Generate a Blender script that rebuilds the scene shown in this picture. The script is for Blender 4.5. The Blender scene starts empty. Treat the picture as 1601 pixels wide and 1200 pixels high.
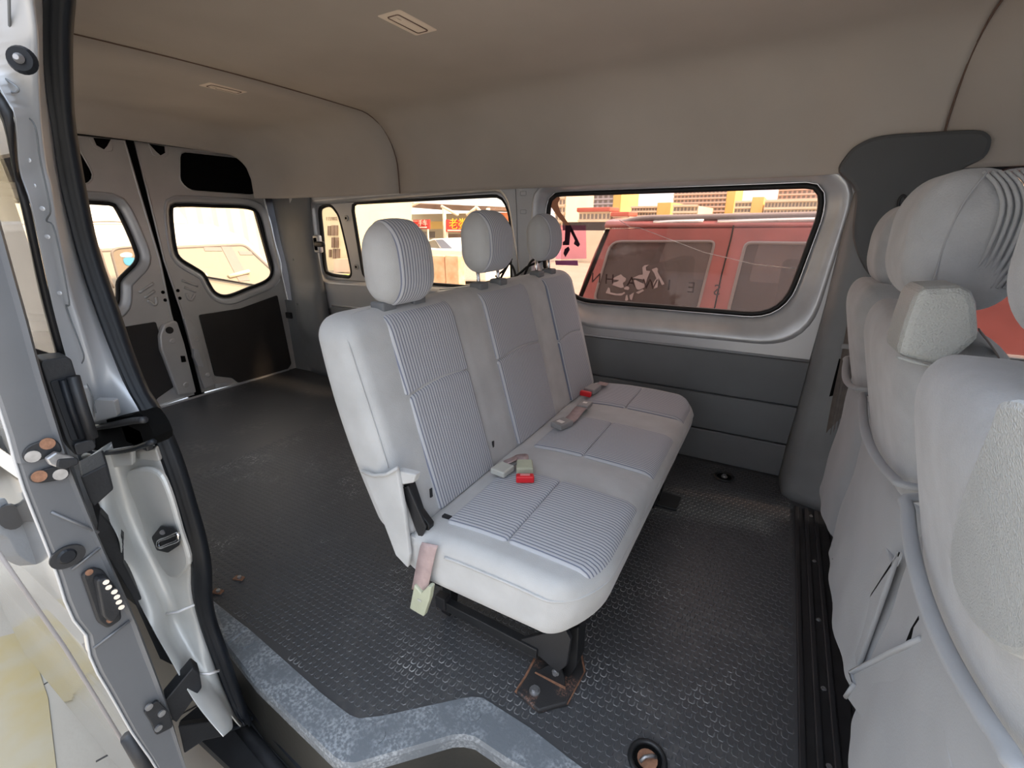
import bpy, bmesh, math, random
import numpy as np
from mathutils import Vector, Matrix
from mathutils.geometry import tessellate_polygon

random.seed(7)
SC = bpy.context.scene
COL = SC.collection
# ------------------------------------------------------------------ camera
CAM = np.array([0.0, 0.0, 1.05]); FPX = 720.0
YAW, PIT, ROL = math.radians(29.7), math.radians(19.3), math.radians(-0.2)
fwd = np.array([-math.sin(YAW)*math.cos(PIT), math.cos(YAW)*math.cos(PIT), -math.sin(PIT)])
rgt = np.array([math.cos(YAW), math.sin(YAW), 0.0]); upv = np.cross(rgt, fwd)
r2 = rgt*math.cos(ROL) + upv*math.sin(ROL); u2 = -rgt*math.sin(ROL) + upv*math.cos(ROL)
cd = bpy.data.cameras.new('camera'); cam = bpy.data.objects.new('camera', cd); COL.objects.link(cam)
cd.sensor_fit = 'HORIZONTAL'; cd.sensor_width = 36.0; cd.lens = FPX/1601*36.0
cd.clip_start = 0.02; cd.clip_end = 500
cam.matrix_world = Matrix(((r2[0], u2[0], -fwd[0], CAM[0]), (r2[1], u2[1], -fwd[1], CAM[1]), (r2[2], u2[2], -fwd[2], CAM[2]), (0, 0, 0, 1)))
SC.camera = cam
# ------------------------------------------------------------------ sky, sun, exposure
wd = bpy.data.worlds.new('sky'); SC.world = wd; wd.use_nodes = True
bg = wd.node_tree.nodes['Background']; bg.inputs[0].default_value = (0.72, 0.84, 1.0, 1); bg.inputs[1].default_value = 1.6
sl = bpy.data.lights.new('sun', 'SUN'); sl.energy = 5.5; sl.angle = math.radians(12); sl.color = (1.0, 0.90, 0.76)
so = bpy.data.objects.new('sun', sl); COL.objects.link(so)
so.rotation_euler = Vector((-0.90, -0.22, -0.85)).to_track_quat('-Z', 'Y').to_euler()
SC.view_settings.view_transform = 'Standard'; SC.view_settings.look = 'None'
SC.view_settings.exposure = 1.30; SC.view_settings.gamma = 1.0
SC.view_settings.use_curve_mapping = False
# ------------------------------------------------------------------ pixel helpers (a pixel gives a direction, a known plane the distance)
def ray(px, py):
    return r2*((px-800.5)/FPX) - u2*((py-600)/FPX) + fwd
def PX(px, py, x): v = ray(px, py); return CAM + v*((x-CAM[0])/v[0])
def PY(px, py, y): v = ray(px, py); return CAM + v*((y-CAM[1])/v[1])
def PZ(px, py, z): v = ray(px, py); return CAM + v*((z-CAM[2])/v[2])
def PP(px, py, p0, n):
    v = ray(px, py); n = np.array(n, float); return CAM + v*(np.dot(np.array(p0)-CAM, n)/np.dot(v, n))
# ------------------------------------------------------------------ materials
MATS = {}
def mat(name, col, rough=0.6, metal=0.0, var=0.0, vscale=8.0, bump=0.0, bscale=60.0, spec=0.5, sheen=0.0, col2=None, coat=0.0, detail=4.0):
    if name in MATS: return MATS[name]
    m = bpy.data.materials.new(name); m.use_nodes = True; nt = m.node_tree; b = nt.nodes['Principled BSDF']
    b.inputs['Base Color'].default_value = (*col, 1); b.inputs['Roughness'].default_value = rough
    b.inputs['Metallic'].default_value = metal; b.inputs['Specular IOR Level'].default_value = spec
    if sheen: b.inputs['Sheen Weight'].default_value = sheen
    if coat: b.inputs['Coat Weight'].default_value = coat
    if var or bump or col2:
        tc = nt.nodes.new('ShaderNodeTexCoord')
    if var or col2:
        n = nt.nodes.new('ShaderNodeTexNoise'); n.inputs['Scale'].default_value = vscale; n.inputs['Detail'].default_value = detail
        nt.links.new(tc.outputs['Object'], n.inputs['Vector'])
        rp = nt.nodes.new('ShaderNodeValToRGB'); nt.links.new(n.outputs['Fac'], rp.inputs['Fac'])
        c2 = col2 if col2 else tuple(min(1, c*(1+var)) for c in col); c1 = col if col2 else tuple(c*(1-var) for c in col)
        rp.color_ramp.elements[0].color = (*c1, 1); rp.color_ramp.elements[0].position = 0.35
        rp.color_ramp.elements[1].color = (*c2, 1); rp.color_ramp.elements[1].position = 0.68
        nt.links.new(rp.outputs['Color'], b.inputs['Base Color'])
    if bump:
        n2 = nt.nodes.new('ShaderNodeTexNoise'); n2.inputs['Scale'].default_value = bscale; n2.inputs['Detail'].default_value = 3
        nt.links.new(tc.outputs['Object'], n2.inputs['Vector'])
        bp = nt.nodes.new('ShaderNodeBump'); bp.inputs['Strength'].default_value = bump; bp.inputs['Distance'].default_value = 0.004
        nt.links.new(n2.outputs['Fac'], bp.inputs['Height']); nt.links.new(bp.outputs['Normal'], b.inputs['Normal'])
    MATS[name] = m; return m
def mat_glass(name, tint, refl=0.06):
    m = bpy.data.materials.new(name); m.use_nodes = True; nt = m.node_tree; nt.nodes.clear()
    o = nt.nodes.new('ShaderNodeOutputMaterial'); t = nt.nodes.new('ShaderNodeBsdfTransparent'); g = nt.nodes.new('ShaderNodeBsdfGlossy')
    t.inputs[0].default_value = (*tint, 1); g.inputs['Roughness'].default_value = 0.03
    lw = nt.nodes.new('ShaderNodeLayerWeight'); lw.inputs[0].default_value = 0.5
    pw = nt.nodes.new('ShaderNodeMath'); pw.operation = 'POWER'; pw.inputs[1].default_value = 4.0; nt.links.new(lw.outputs['Facing'], pw.inputs[0])
    f = nt.nodes.new('ShaderNodeMath'); f.operation = 'MULTIPLY_ADD'; f.inputs[1].default_value = 0.6; f.inputs[2].default_value = 0.03; nt.links.new(pw.outputs[0], f.inputs[0])
    mx = nt.nodes.new('ShaderNodeMixShader')
    nt.links.new(f.outputs[0], mx.inputs[0]); nt.links.new(t.outputs[0], mx.inputs[1]); nt.links.new(g.outputs[0], mx.inputs[2])
    df = nt.nodes.new('ShaderNodeBsdfDiffuse'); df.inputs[0].default_value = (0.75, 0.68, 0.66, 1); m2 = nt.nodes.new('ShaderNodeMixShader'); m2.inputs[0].default_value = refl
    nt.links.new(mx.outputs[0], m2.inputs[1]); nt.links.new(df.outputs[0], m2.inputs[2])
    nt.links.new(m2.outputs[0], o.inputs[0]); MATS[name] = m; return m
def mat_rib(name, base, line, period=0.0095, rough=0.95):
    m = bpy.data.materials.new(name); m.use_nodes = True; nt = m.node_tree; b = nt.nodes['Principled BSDF']; b.inputs['Roughness'].default_value = rough
    b.inputs['Sheen Weight'].default_value = 0.25; b.inputs['Specular IOR Level'].default_value = 0.15
    tc = nt.nodes.new('ShaderNodeTexCoord'); sx = nt.nodes.new('ShaderNodeSeparateXYZ'); nt.links.new(tc.outputs['Object'], sx.inputs[0])
    mu = nt.nodes.new('ShaderNodeMath'); mu.operation = 'MULTIPLY'; mu.inputs[1].default_value = 2*math.pi/period; nt.links.new(sx.outputs['Y'], mu.inputs[0])
    sn = nt.nodes.new('ShaderNodeMath'); sn.operation = 'SINE'; nt.links.new(mu.outputs[0], sn.inputs[0])
    rp = nt.nodes.new('ShaderNodeMapRange'); rp.inputs[1].default_value = -0.9; rp.inputs[2].default_value = -0.15; nt.links.new(sn.outputs[0], rp.inputs[0])
    mx = nt.nodes.new('ShaderNodeMix'); mx.data_type = 'RGBA'; mx.inputs[6].default_value = (*line, 1); mx.inputs[7].default_value = (*base, 1)
    nt.links.new(rp.outputs[0], mx.inputs[0]); nt.links.new(mx.outputs[2], b.inputs['Base Color'])
    bp = nt.nodes.new('ShaderNodeBump'); bp.inputs['Strength'].default_value = 0.5; bp.inputs['Distance'].default_value = 0.002
    nt.links.new(rp.outputs[0], bp.inputs['Height']); nt.links.new(bp.outputs['Normal'], b.inputs['Normal'])
    MATS[name] = m; return m
def mat_scuff(name, c1, c2, scale, thr, rough=0.6, rough2=0.8, bump=0.2, c3=None, stretch=(1, 1, 1)):
    """base colour with worn, dusty patches and fine scratches"""
    m = bpy.data.materials.new(name); m.use_nodes = True; nt = m.node_tree; b = nt.nodes['Principled BSDF']; b.inputs['Roughness'].default_value = rough
    tc = nt.nodes.new('ShaderNodeTexCoord'); mp = nt.nodes.new('ShaderNodeMapping'); mp.inputs['Scale'].default_value = stretch
    nt.links.new(tc.outputs['Object'], mp.inputs[0])
    n = nt.nodes.new('ShaderNodeTexNoise'); n.inputs['Scale'].default_value = scale; n.inputs['Detail'].default_value = 8; n.inputs['Roughness'].default_value = 0.65
    n2 = nt.nodes.new('ShaderNodeTexNoise'); n2.inputs['Scale'].default_value = scale*14; n2.inputs['Detail'].default_value = 5
    nt.links.new(mp.outputs[0], n.inputs['Vector']); nt.links.new(mp.outputs[0], n2.inputs['Vector'])
    mr = nt.nodes.new('ShaderNodeMapRange'); mr.inputs[1].default_value = thr; mr.inputs[2].default_value = thr+0.14; nt.links.new(n.outputs['Fac'], mr.inputs[0])
    m2 = nt.nodes.new('ShaderNodeMapRange'); m2.inputs[1].default_value = 0.42; m2.inputs[2].default_value = 0.62; nt.links.new(n2.outputs['Fac'], m2.inputs[0])
    mm = nt.nodes.new('ShaderNodeMath'); mm.operation = 'MULTIPLY'; nt.links.new(mr.outputs[0], mm.inputs[0]); nt.links.new(m2.outputs[0], mm.inputs[1])
    mx = nt.nodes.new('ShaderNodeMix'); mx.data_type = 'RGBA'; mx.inputs[6].default_value = (*c1, 1); mx.inputs[7].default_value = (*c2, 1)
    nt.links.new(mm.outputs[0], mx.inputs[0]); nt.links.new(mx.outputs[2], b.inputs['Base Color'])
    bp = nt.nodes.new('ShaderNodeBump'); bp.inputs['Strength'].default_value = bump; bp.inputs['Distance'].default_value = 0.003
    nt.links.new(n2.outputs['Fac'], bp.inputs['Height']); nt.links.new(bp.outputs['Normal'], b.inputs['Normal'])
    MATS[name] = m; return m

mat('headliner', (0.54, 0.49, 0.44), 0.85, var=0.05, vscale=2.5, bump=0.08, bscale=250, spec=0.2)
mat('silver', (0.52, 0.53, 0.55), 0.38, metal=0.35, var=0.05, vscale=3, bump=0.02, bscale=20)
mat('silver_bright', (0.62, 0.63, 0.65), 0.33, metal=0.4, var=0.08, vscale=9, bump=0.05, bscale=30)
mat('silver_dirty', (0.56, 0.56, 0.54), 0.42, metal=0.3, col2=(0.66, 0.65, 0.62), vscale=6, bump=0.08, bscale=25)
mat('paint_skin', (0.60, 0.60, 0.60), 0.14, metal=0.75, coat=0.6)
mat('door_grey', (0.165, 0.17, 0.18), 0.42, metal=0.25, var=0.06, vscale=5, bump=0.03, bscale=120)
mat('rear_door_paint', (0.58, 0.57, 0.56), 0.38, metal=0.3, var=0.06, vscale=5)
mat('trim_grey', (0.175, 0.184, 0.196), 0.62, var=0.06, vscale=4, bump=0.12, bscale=300, spec=0.35)
mat('pillar_grey', (0.225, 0.235, 0.247), 0.55, var=0.08, vscale=6, bump=0.12, bscale=300, spec=0.4)
mat('pillar_dark', (0.105, 0.110, 0.114), 0.6, var=0.05, vscale=4, spec=0.35)
mat('dark_board', (0.040, 0.037, 0.036), 0.75, var=0.08, vscale=4, spec=0.3)
mat('black_void', (0.004, 0.004, 0.004), 0.9, spec=0.1)
mat('rubber', (0.011, 0.013, 0.017), 0.45, var=0.12, vscale=14, spec=0.32)
mat('gasket', (0.010, 0.010, 0.011), 0.5, spec=0.4)
mat('black_plastic', (0.018, 0.019, 0.022), 0.5, var=0.15, vscale=20, bump=0.1, bscale=200)
mat('black_metal', (0.016, 0.017, 0.019), 0.45, spec=0.5, var=0.2, vscale=20)
mat('chrome', (0.72, 0.72, 0.74), 0.18, metal=1.0)
mat('steel', (0.40, 0.40, 0.41), 0.4, metal=0.8, var=0.2, vscale=60)
mat('rusty', (0.20, 0.10, 0.06), 0.75, col2=(0.34, 0.17, 0.10), vscale=90, bump=0.3, bscale=200)
mat_scuff('rust_plate', (0.028, 0.027, 0.028), (0.30, 0.16, 0.11), 16, 0.52, 0.55)
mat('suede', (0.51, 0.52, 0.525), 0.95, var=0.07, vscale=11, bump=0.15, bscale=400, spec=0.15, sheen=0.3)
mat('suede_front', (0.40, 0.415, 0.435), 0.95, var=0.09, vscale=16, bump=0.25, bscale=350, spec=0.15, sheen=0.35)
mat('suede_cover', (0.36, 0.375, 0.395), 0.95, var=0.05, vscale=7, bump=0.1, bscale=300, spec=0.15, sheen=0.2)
def leather(name, col, scale):
    m = mat(name, col, 0.40, var=0.03, vscale=20); nt = m.node_tree; b = nt.nodes['Principled BSDF']
    tc = nt.nodes.new('ShaderNodeTexCoord'); v = nt.nodes.new('ShaderNodeTexVoronoi'); v.feature = 'DISTANCE_TO_EDGE'; v.inputs['Scale'].default_value = scale
    bp = nt.nodes.new('ShaderNodeBump'); bp.inputs['Strength'].default_value = 0.55; bp.inputs['Distance'].default_value = 0.003
    nt.links.new(tc.outputs['Object'], v.inputs['Vector']); nt.links.new(v.outputs['Distance'], bp.inputs['Height']); nt.links.new(bp.outputs['Normal'], b.inputs['Normal'])
leather('vinyl', (0.52, 0.545, 0.56), 300); leather('vinyl_shell', (0.40, 0.42, 0.41), 260)
mat_rib('ribbed', (0.53, 0.545, 0.58), (0.20, 0.22, 0.29))
mat('strap_pink', (0.46, 0.35, 0.345), 0.7, var=0.1, vscale=50, bump=0.15, bscale=500)
mat('strap_brown', (0.155, 0.135, 0.122), 0.55, var=0.12, vscale=30, bump=0.15, bscale=500)
mat('buckle_green', (0.50, 0.53, 0.40), 0.5, var=0.05, vscale=30)
mat('buckle_white', (0.53, 0.54, 0.50), 0.45)
mat('buckle_grey', (0.30, 0.30, 0.30), 0.45)
mat('red_button', (0.72, 0.02, 0.03), 0.35)
mat('red_button_light', (0.85, 0.30, 0.30), 0.3)
mat('lamp_plastic', (0.88, 0.76, 0.64), 0.35)
mat_scuff('rubber_floor', (0.060, 0.062, 0.067), (0.115, 0.113, 0.113), 3.2, 0.52, 0.42, bump=0.15)
mat_scuff('tread', (0.075, 0.078, 0.085), (0.36, 0.36, 0.36), 4.2, 0.53, 0.42, bump=0.25)
mat_scuff('step_plastic', (0.150, 0.168, 0.188), (0.32, 0.345, 0.37), 11, 0.43, 0.5, bump=0.25)
mat('step_dark', (0.022, 0.023, 0.026), 0.5, var=0.25, vscale=12)
mat_scuff('riser', (0.030, 0.029, 0.025), (0.05, 0.048, 0.042), 4, 0.5, 0.5)
mat_glass('glass_warm', (0.86, 0.70, 0.62), 0.03); mat_glass('glass_rear', (0.90, 0.79, 0.67), 0.03); mat_glass('glass_dimming', (0.35, 0.37, 0.38), 0.02); mat_glass('glass_side', (0.88, 0.86, 0.84), 0.03)
mat('concrete', (0.31, 0.275, 0.23), 0.9, col2=(0.36, 0.325, 0.275), vscale=1.6, bump=0.2, bscale=40, detail=8)
mat('road_paint', (0.34, 0.265, 0.125), 0.9, col2=(0.34, 0.295, 0.21), vscale=5, detail=8)
mat('suv_red', (0.36, 0.115, 0.11), 0.4, var=0.15, vscale=6, coat=0.3)
mat('suv_glass', (0.035, 0.033, 0.036), 0.12, spec=0.6)
mat('suv_seat', (0.30, 0.075, 0.055), 0.5)
mat('rail_grey', (0.24, 0.225, 0.225), 0.5)
mat('rail_silver', (0.72, 0.72, 0.72), 0.25, metal=0.8)
mat('letter_dark', (0.035, 0.012, 0.022), 0.6)
mat('letter_white', (0.80, 0.78, 0.78), 0.6); mat('chalk', (0.36, 0.33, 0.34), 0.7)
mat('van_white', (0.62, 0.61, 0.58), 0.3, coat=0.4)
mat('van_glass', (0.30, 0.27, 0.23), 0.1, spec=0.6)
mat('blue_sticker', (0.10, 0.38, 0.62), 0.5)
mat('cream_wall', (0.72, 0.66, 0.50), 0.8, var=0.05, vscale=2)
mat('sign_red', (0.62, 0.03, 0.03), 0.5)
mat('sign_yellow', (0.85, 0.60, 0.02), 0.5)
mat('sign_white', (0.85, 0.82, 0.78), 0.5)
mat('orange_board', (0.66, 0.36, 0.22), 0.8, col2=(0.80, 0.58, 0.42), vscale=5)
mat('shed_brown', (0.20, 0.13, 0.10), 0.8, var=0.2, vscale=2)
mat('truss', (0.78, 0.72, 0.60), 0.6)
mat('bld_cream', (0.74, 0.66, 0.48), 0.85, var=0.05, vscale=0.6)
mat('bld_yellow', (0.78, 0.56, 0.18), 0.85)
mat('bld_pink', (0.70, 0.55, 0.46), 0.85)
mat('bld_grey', (0.50, 0.50, 0.52), 0.85)
mat('bld_window', (0.22, 0.20, 0.17), 0.4)
mat('roof_red', (0.48, 0.12, 0.08), 0.8)
mat('grass', (0.22, 0.32, 0.06), 0.9, var=0.3, vscale=10)
mat('car_blue', (0.20, 0.24, 0.36), 0.2)
mat('car_white', (0.78, 0.76, 0.74), 0.3)
mat('car_orange', (0.70, 0.20, 0.06), 0.4)
mat('magenta_film', (0.60, 0.16, 0.42), 0.6)
mat('orange_film', (0.62, 0.26, 0.14), 0.6)
mat('paper', (0.62, 0.60, 0.56), 0.8)
# translucent magenta poster on the window
mg = bpy.data.materials.new('film_translucent'); mg.use_nodes = True; nt = mg.node_tree; nt.nodes.clear()
_o = nt.nodes.new('ShaderNodeOutputMaterial'); _t = nt.nodes.new('ShaderNodeBsdfTransparent'); _t.inputs[0].default_value = (0.96, 0.70, 0.86, 1); nt.links.new(_t.outputs[0], _o.inputs[0]); MATS['film_translucent'] = mg
# yellow band painted on concrete at world position
# ------------------------------------------------------------------ object helpers
def wloc(o):
    v = np.zeros(3)
    while o is not None: v = v + np.array(o.location); o = o.parent
    return v
def mk(name, verts, faces, m, parent=None, smooth=False, recalc=True, bevel=0.0, bseg=2, solid=0.0, kind=None, angle=None):
    me = bpy.data.meshes.new(name)
    V = np.array([tuple(v) for v in verts], float)
    o = bpy.data.objects.new(name, me)
    if parent is not None:
        V = V - wloc(parent); o.parent = parent
    else:
        c = np.array([(V[:, 0].min()+V[:, 0].max())/2, (V[:, 1].min()+V[:, 1].max())/2, V[:, 2].min()]); V = V - c; o.location = c
    me.from_pydata([tuple(v) for v in V], [], [tuple(f) for f in faces])
    if recalc:
        bm = bmesh.new(); bm.from_mesh(me); bmesh.ops.recalc_face_normals(bm, faces=bm.faces); bm.to_mesh(me); bm.free()
    if isinstance(m, str): m = MATS[m]
    me.materials.append(m)
    if smooth:
        for p in me.polygons: p.use_smooth = True
    if solid:
        md = o.modifiers.new('solid', 'SOLIDIFY'); md.thickness = abs(solid); md.offset = -1 if solid > 0 else 1
    if bevel:
        md = o.modifiers.new('bevel', 'BEVEL'); md.width = bevel; md.segments = bseg; md.limit_method = 'ANGLE'; md.angle_limit = math.radians(35)
    if kind: o['kind'] = kind
    COL.objects.link(o); return o
def empty(name, loc):
    o = bpy.data.objects.new(name, None); o.location = loc; o.empty_display_size = 0.05; COL.objects.link(o); return o
def tag(o, label=None, cat=None, group=None, kind=None):
    if label: o['label'] = label
    if cat: o['category'] = cat
    if group: o['group'] = group
    if kind: o['kind'] = kind
    return o
def roundpoly(pts, r, seg=5):
    """round corners of a planar polygon given as 3-D (or 2-D) points"""
    P = [np.array(p, float) for p in pts]; out = []; n = len(P)
    rr = r if isinstance(r, (list, tuple)) else [r]*n
    for i in range(n):
        a, b, c = P[i-1], P[i], P[(i+1) % n]; u = a-b; v = c-b; lu, lv = np.linalg.norm(u), np.linalg.norm(v)
        t = min(rr[i], lu*0.48, lv*0.48)
        if t < 1e-6: out.append(b); continue
        p0, p1 = b+u/lu*t, b+v/lv*t
        for k in range(seg+1):
            s = k/seg; out.append((1-s)**2*p0 + 2*s*(1-s)*b + s*s*p1)
    return out
def smooth_closed(pts, n=6):
    P = [np.array(p, float) for p in pts]; N = len(P); out = []
    for i in range(N):
        a, b, c, d = P[i-1], P[i], P[(i+1) % N], P[(i+2) % N]
        for k in range(n):
            t = k/n; out.append(0.5*((2*b)+(-a+c)*t+(2*a-5*b+4*c-d)*t*t+(-a+3*b-3*c+d)*t**3))
    return out
def smooth_open(pts, n=6):
    P = [np.array(p, float) for p in pts]; P = [2*P[0]-P[1]]+P+[2*P[-1]-P[-2]]; out = []
    for i in range(1, len(P)-2):
        a, b, c, d = P[i-1], P[i], P[i+1], P[i+2]
        for k in range(n):
            t = k/n; out.append(0.5*((2*b)+(-a+c)*t+(2*a-5*b+4*c-d)*t*t+(-a+3*b-3*c+d)*t**3))
    out.append(P[-2]); return out
def resample(pts, n):
    P = np.array([tuple(p) for p in pts], float); d = np.r_[0, np.cumsum(np.linalg.norm(np.diff(P, axis=0), axis=1))]
    s = np.linspace(0, d[-1], n); return [np.array([np.interp(t, d, P[:, k]) for k in range(P.shape[1])]) for t in s]
def plane_basis(pts):
    P = np.array([tuple(p) for p in pts]); n = np.zeros(3)
    for i in range(len(P)): n += np.cross(P[i], P[(i+1) % len(P)])
    n /= np.linalg.norm(n); return n
def slab(name, pts, off, m, parent=None, holes=(), bevel=0.0, smooth=False, kind=None):
    """planar polygon (with holes) extruded by the vector off"""
    off = np.array(off, float); loops = [[np.array(p, float) for p in pts]] + [[np.array(p, float) for p in h] for h in holes]
    tris = tessellate_polygon([[Vector(p) for p in l] for l in loops])
    flat = [p for l in loops for p in l]; N = len(flat)
    V = flat + [p+off for p in flat]; F = []
    if not holes:
        F.append(tuple(range(N))); F.append(tuple(range(2*N-1, N-1, -1)))
    else:
        for t in tris: F.append(tuple(t)); F.append(tuple(i+N for i in reversed(t)))
    s = 0
    for l in loops:
        n = len(l)
        for i in range(n): a, b = s+i, s+(i+1) % n; F.append((a, b, b+N, a+N))
        s += n
    return mk(name, V, F, m, parent, bevel=bevel, smooth=smooth, kind=kind)
def loft(name, rails, m, parent=None, closed=False, close_u=False, smooth=True, solid=0.0, cap=False, kind=None, bevel=0.0):
    n = len(rails[0]); V = [p for r in rails for p in r]; F = []; R = len(rails)
    for j in range(R if closed else R-1):
        k = (j+1) % R
        for i in range(n if close_u else n-1):
            i2 = (i+1) % n; F.append((j*n+i, j*n+i2, k*n+i2, k*n+i))
    if cap:
        if close_u: F.append(tuple(range(n))); F.append(tuple((R-1)*n+i for i in range(n)))
        if closed: F.append(tuple(j*n for j in range(R))); F.append(tuple(j*n+n-1 for j in range(R)))
    return mk(name, V, F, m, parent, smooth=smooth, solid=solid, kind=kind, bevel=bevel)
def tube(name, pts, r, m, parent=None, seg=8, closed=False, flat=None, kind=None):
    P = [np.array(p, float) for p in pts]; n = len(P); V = []; F = []
    prev = None
    for i in range(n):
        a = P[i-1] if (closed or i > 0) else P[i]; b = P[(i+1) % n] if (closed or i < n-1) else P[i]
        t = b-a; t /= max(np.linalg.norm(t), 1e-9)
        ref = prev if prev is not None else (np.array([0, 0, 1.0]) if abs(t[2]) < 0.9 else np.array([1.0, 0, 0]))
        s = np.cross(t, ref)
        if np.linalg.norm(s) < 1e-6: s = np.cross(t, np.array([0, 1.0, 0.1]))
        s /= np.linalg.norm(s); q = np.cross(s, t); prev = q
        ra, rb = (r, r) if flat is None else flat
        for k in range(seg):
            an = 2*math.pi*k/seg; V.append(P[i]+s*ra*math.cos(an)+q*rb*math.sin(an))
    for i in range(n if closed else n-1):
        i2 = (i+1) % n
        for k in range(seg): k2 = (k+1) % seg; F.append((i*seg+k, i*seg+k2, i2*seg+k2, i2*seg+k))
    if not closed: F.append(tuple(range(seg))); F.append(tuple((n-1)*seg+k for k in range(seg)))
    return mk(name, V, F, m, parent, smooth=True, kind=kind)
def rbox(name, lo, hi, r, m, parent=None, warp=None, n=(6, 6, 6), k=4, smooth=True, kind=None, add=True):
    lo, hi = np.array(lo, float), np.array(hi, float); c = (lo+hi)/2; h = (hi-lo)/2
    r3 = np.minimum(np.array([r]*3 if np.isscalar(r) else r, float), h*0.999)
    ax = []
    for d in range(3):
        e = [-h[d]+r3[d]*(1-math.cos(math.pi/2*i/k)) for i in range(k)] ; 
        e = [-h[d]+r3[d]*(1-math.tan(math.pi/4*(1-i/k))) for i in range(k)]
        mid = list(np.linspace(-h[d]+r3[d], h[d]-r3[d], n[d]+1)); ax.append(e+mid+[-v for v in reversed(e)])
    idx = {}; V = []; F = []
    def vid(p):
        key = tuple(np.round(p, 7))
        if key not in idx:
            q = np.array(p); inn = np.clip(q, -(h-r3), h-r3); d = (q-inn)/r3; L = np.linalg.norm(d)
            if L > 1e-9: q = inn + r3*d/L*1.0
            idx[key] = len(V); q = q+c
            V.append(warp(q) if warp else q)
        return idx[key]
    for d in range(3):
        u, v = (d+1) % 3, (d+2) % 3
        for s in (-1, 1):
            for i in range(len(ax[u])-1):
                for j in range(len(ax[v])-1):
                    q = []
                    for (a, b) in ((i, j), (i+1, j), (i+1, j+1), (i, j+1)):
                        p = [0, 0, 0]; p[d] = s*h[d]; p[u] = ax[u][a]; p[v] = ax[v][b]; q.append(vid(p))
                    if len(set(q)) == 4: F.append(q if s > 0 else q[::-1])
    return mk(name, V, F, m, parent, smooth=smooth, kind=kind)
def box(name, lo, hi, m, parent=None, bevel=0.003, kind=None):
    x0, y0, z0 = lo; x1, y1, z1 = hi
    V = [(x0, y0, z0), (x1, y0, z0), (x1, y1, z0), (x0, y1, z0), (x0, y0, z1), (x1, y0, z1), (x1, y1, z1), (x0, y1, z1)]
    F = [(0, 1, 2, 3), (4, 5, 6, 7), (0, 1, 5, 4), (1, 2, 6, 5), (2, 3, 7, 6), (3, 0, 4, 7)]
    return mk(name, V, F, m, parent, bevel=bevel, kind=kind)
def disc(name, c, n, r, t, m, parent=None, seg=16, r2_=None, sq=None, bevel=0.0):
    """short cylinder (r2_ = top radius) standing on c along n; sq = (ru, rv) makes it oval"""
    n = np.array(n, float); n /= np.linalg.norm(n); u = np.cross(n, (0, 0, 1.0))
    if np.linalg.norm(u) < 1e-3: u = np.cross(n, (0, 1.0, 0))
    u /= np.linalg.norm(u); v = np.cross(n, u); c = np.array(c, float); ru, rv = sq if sq else (r, r); f = (r2_/r) if r2_ else 1.0
    V = []
    for q, s in ((0, 1.0), (1, f)):
        for k in range(seg): a = 2*math.pi*k/seg; V.append(c+n*t*q+(u*ru*math.cos(a)+v*rv*math.sin(a))*s)
    F = [tuple(range(seg)), tuple(range(2*seg-1, seg-1, -1))]+[(k, (k+1) % seg, seg+(k+1) % seg, seg+k) for k in range(seg)]
    return mk(name, V, F, m, parent, bevel=bevel)
def bolt(name, c, n, r, m='steel', parent=None, washer=True, hexh=0.6):
    b = disc(name, c, n, r, r*0.3, m, parent, 14)
    disc('bolt_head', np.array(c)+np.array(n)/np.linalg.norm(n)*r*0.3, n, r*0.62, r*hexh, m, b, 6)
    return b
def ring_surface(name, loops, m, parent=None, smooth=True, solid=0.0):
    return loft(name, loops, m, parent, close_u=True, smooth=smooth, solid=solid)
def offset_loop(pts, d, axis):
    """offset a planar closed loop outward by d; axis = index of the constant coordinate"""
    P = np.array([tuple(p) for p in pts]); a, b = [i for i in range(3) if i != axis]
    Q = P.copy(); n = len(P); ar = sum(P[i][a]*P[(i+1) % n][b]-P[(i+1) % n][a]*P[i][b] for i in range(n)); sg = 1 if ar > 0 else -1
    for i in range(n):
        t = P[(i+1) % n]-P[i-1]; tx, ty = t[a], t[b]; L = math.hypot(tx, ty) or 1
        Q[i][a] = P[i][a]+sg*d*ty/L; Q[i][b] = P[i][b]-sg*d*tx/L
    return [q for q in Q]
def text_mesh(name, body, size, m, parent, origin, ux, uz, depth=0.004, align='CENTER', shear=0.0, sx=1.0):
    cu = bpy.data.curves.new(name, 'FONT'); cu.body = body; cu.size = size; cu.align_x = align; cu.align_y = 'CENTER'; cu.extrude = depth/2; cu.shear = shear; cu.resolution_u = 2
    t = bpy.data.objects.new(name, cu); COL.objects.link(t)
    dg = bpy.context.evaluated_depsgraph_get(); me = bpy.data.meshes.new_from_object(t.evaluated_get(dg)); 
    V = np.array([tuple(v.co) for v in me.vertices]); F = [tuple(p.vertices) for p in me.polygons]
    bpy.data.objects.remove(t); bpy.data.curves.remove(cu)
    ux = np.array(ux, float)*sx; uz = np.array(uz, float); n = np.cross(ux/np.linalg.norm(ux), uz)
    W = [np.array(origin)+ux*v[0]+uz*v[1]+n*v[2] for v in V]
    return mk(name, W, F, m, parent, recalc=False)
# ================================================================== SETTING
WY, CZ, RX = 2.12, 1.585, -3.14
GZ = -0.62
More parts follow.
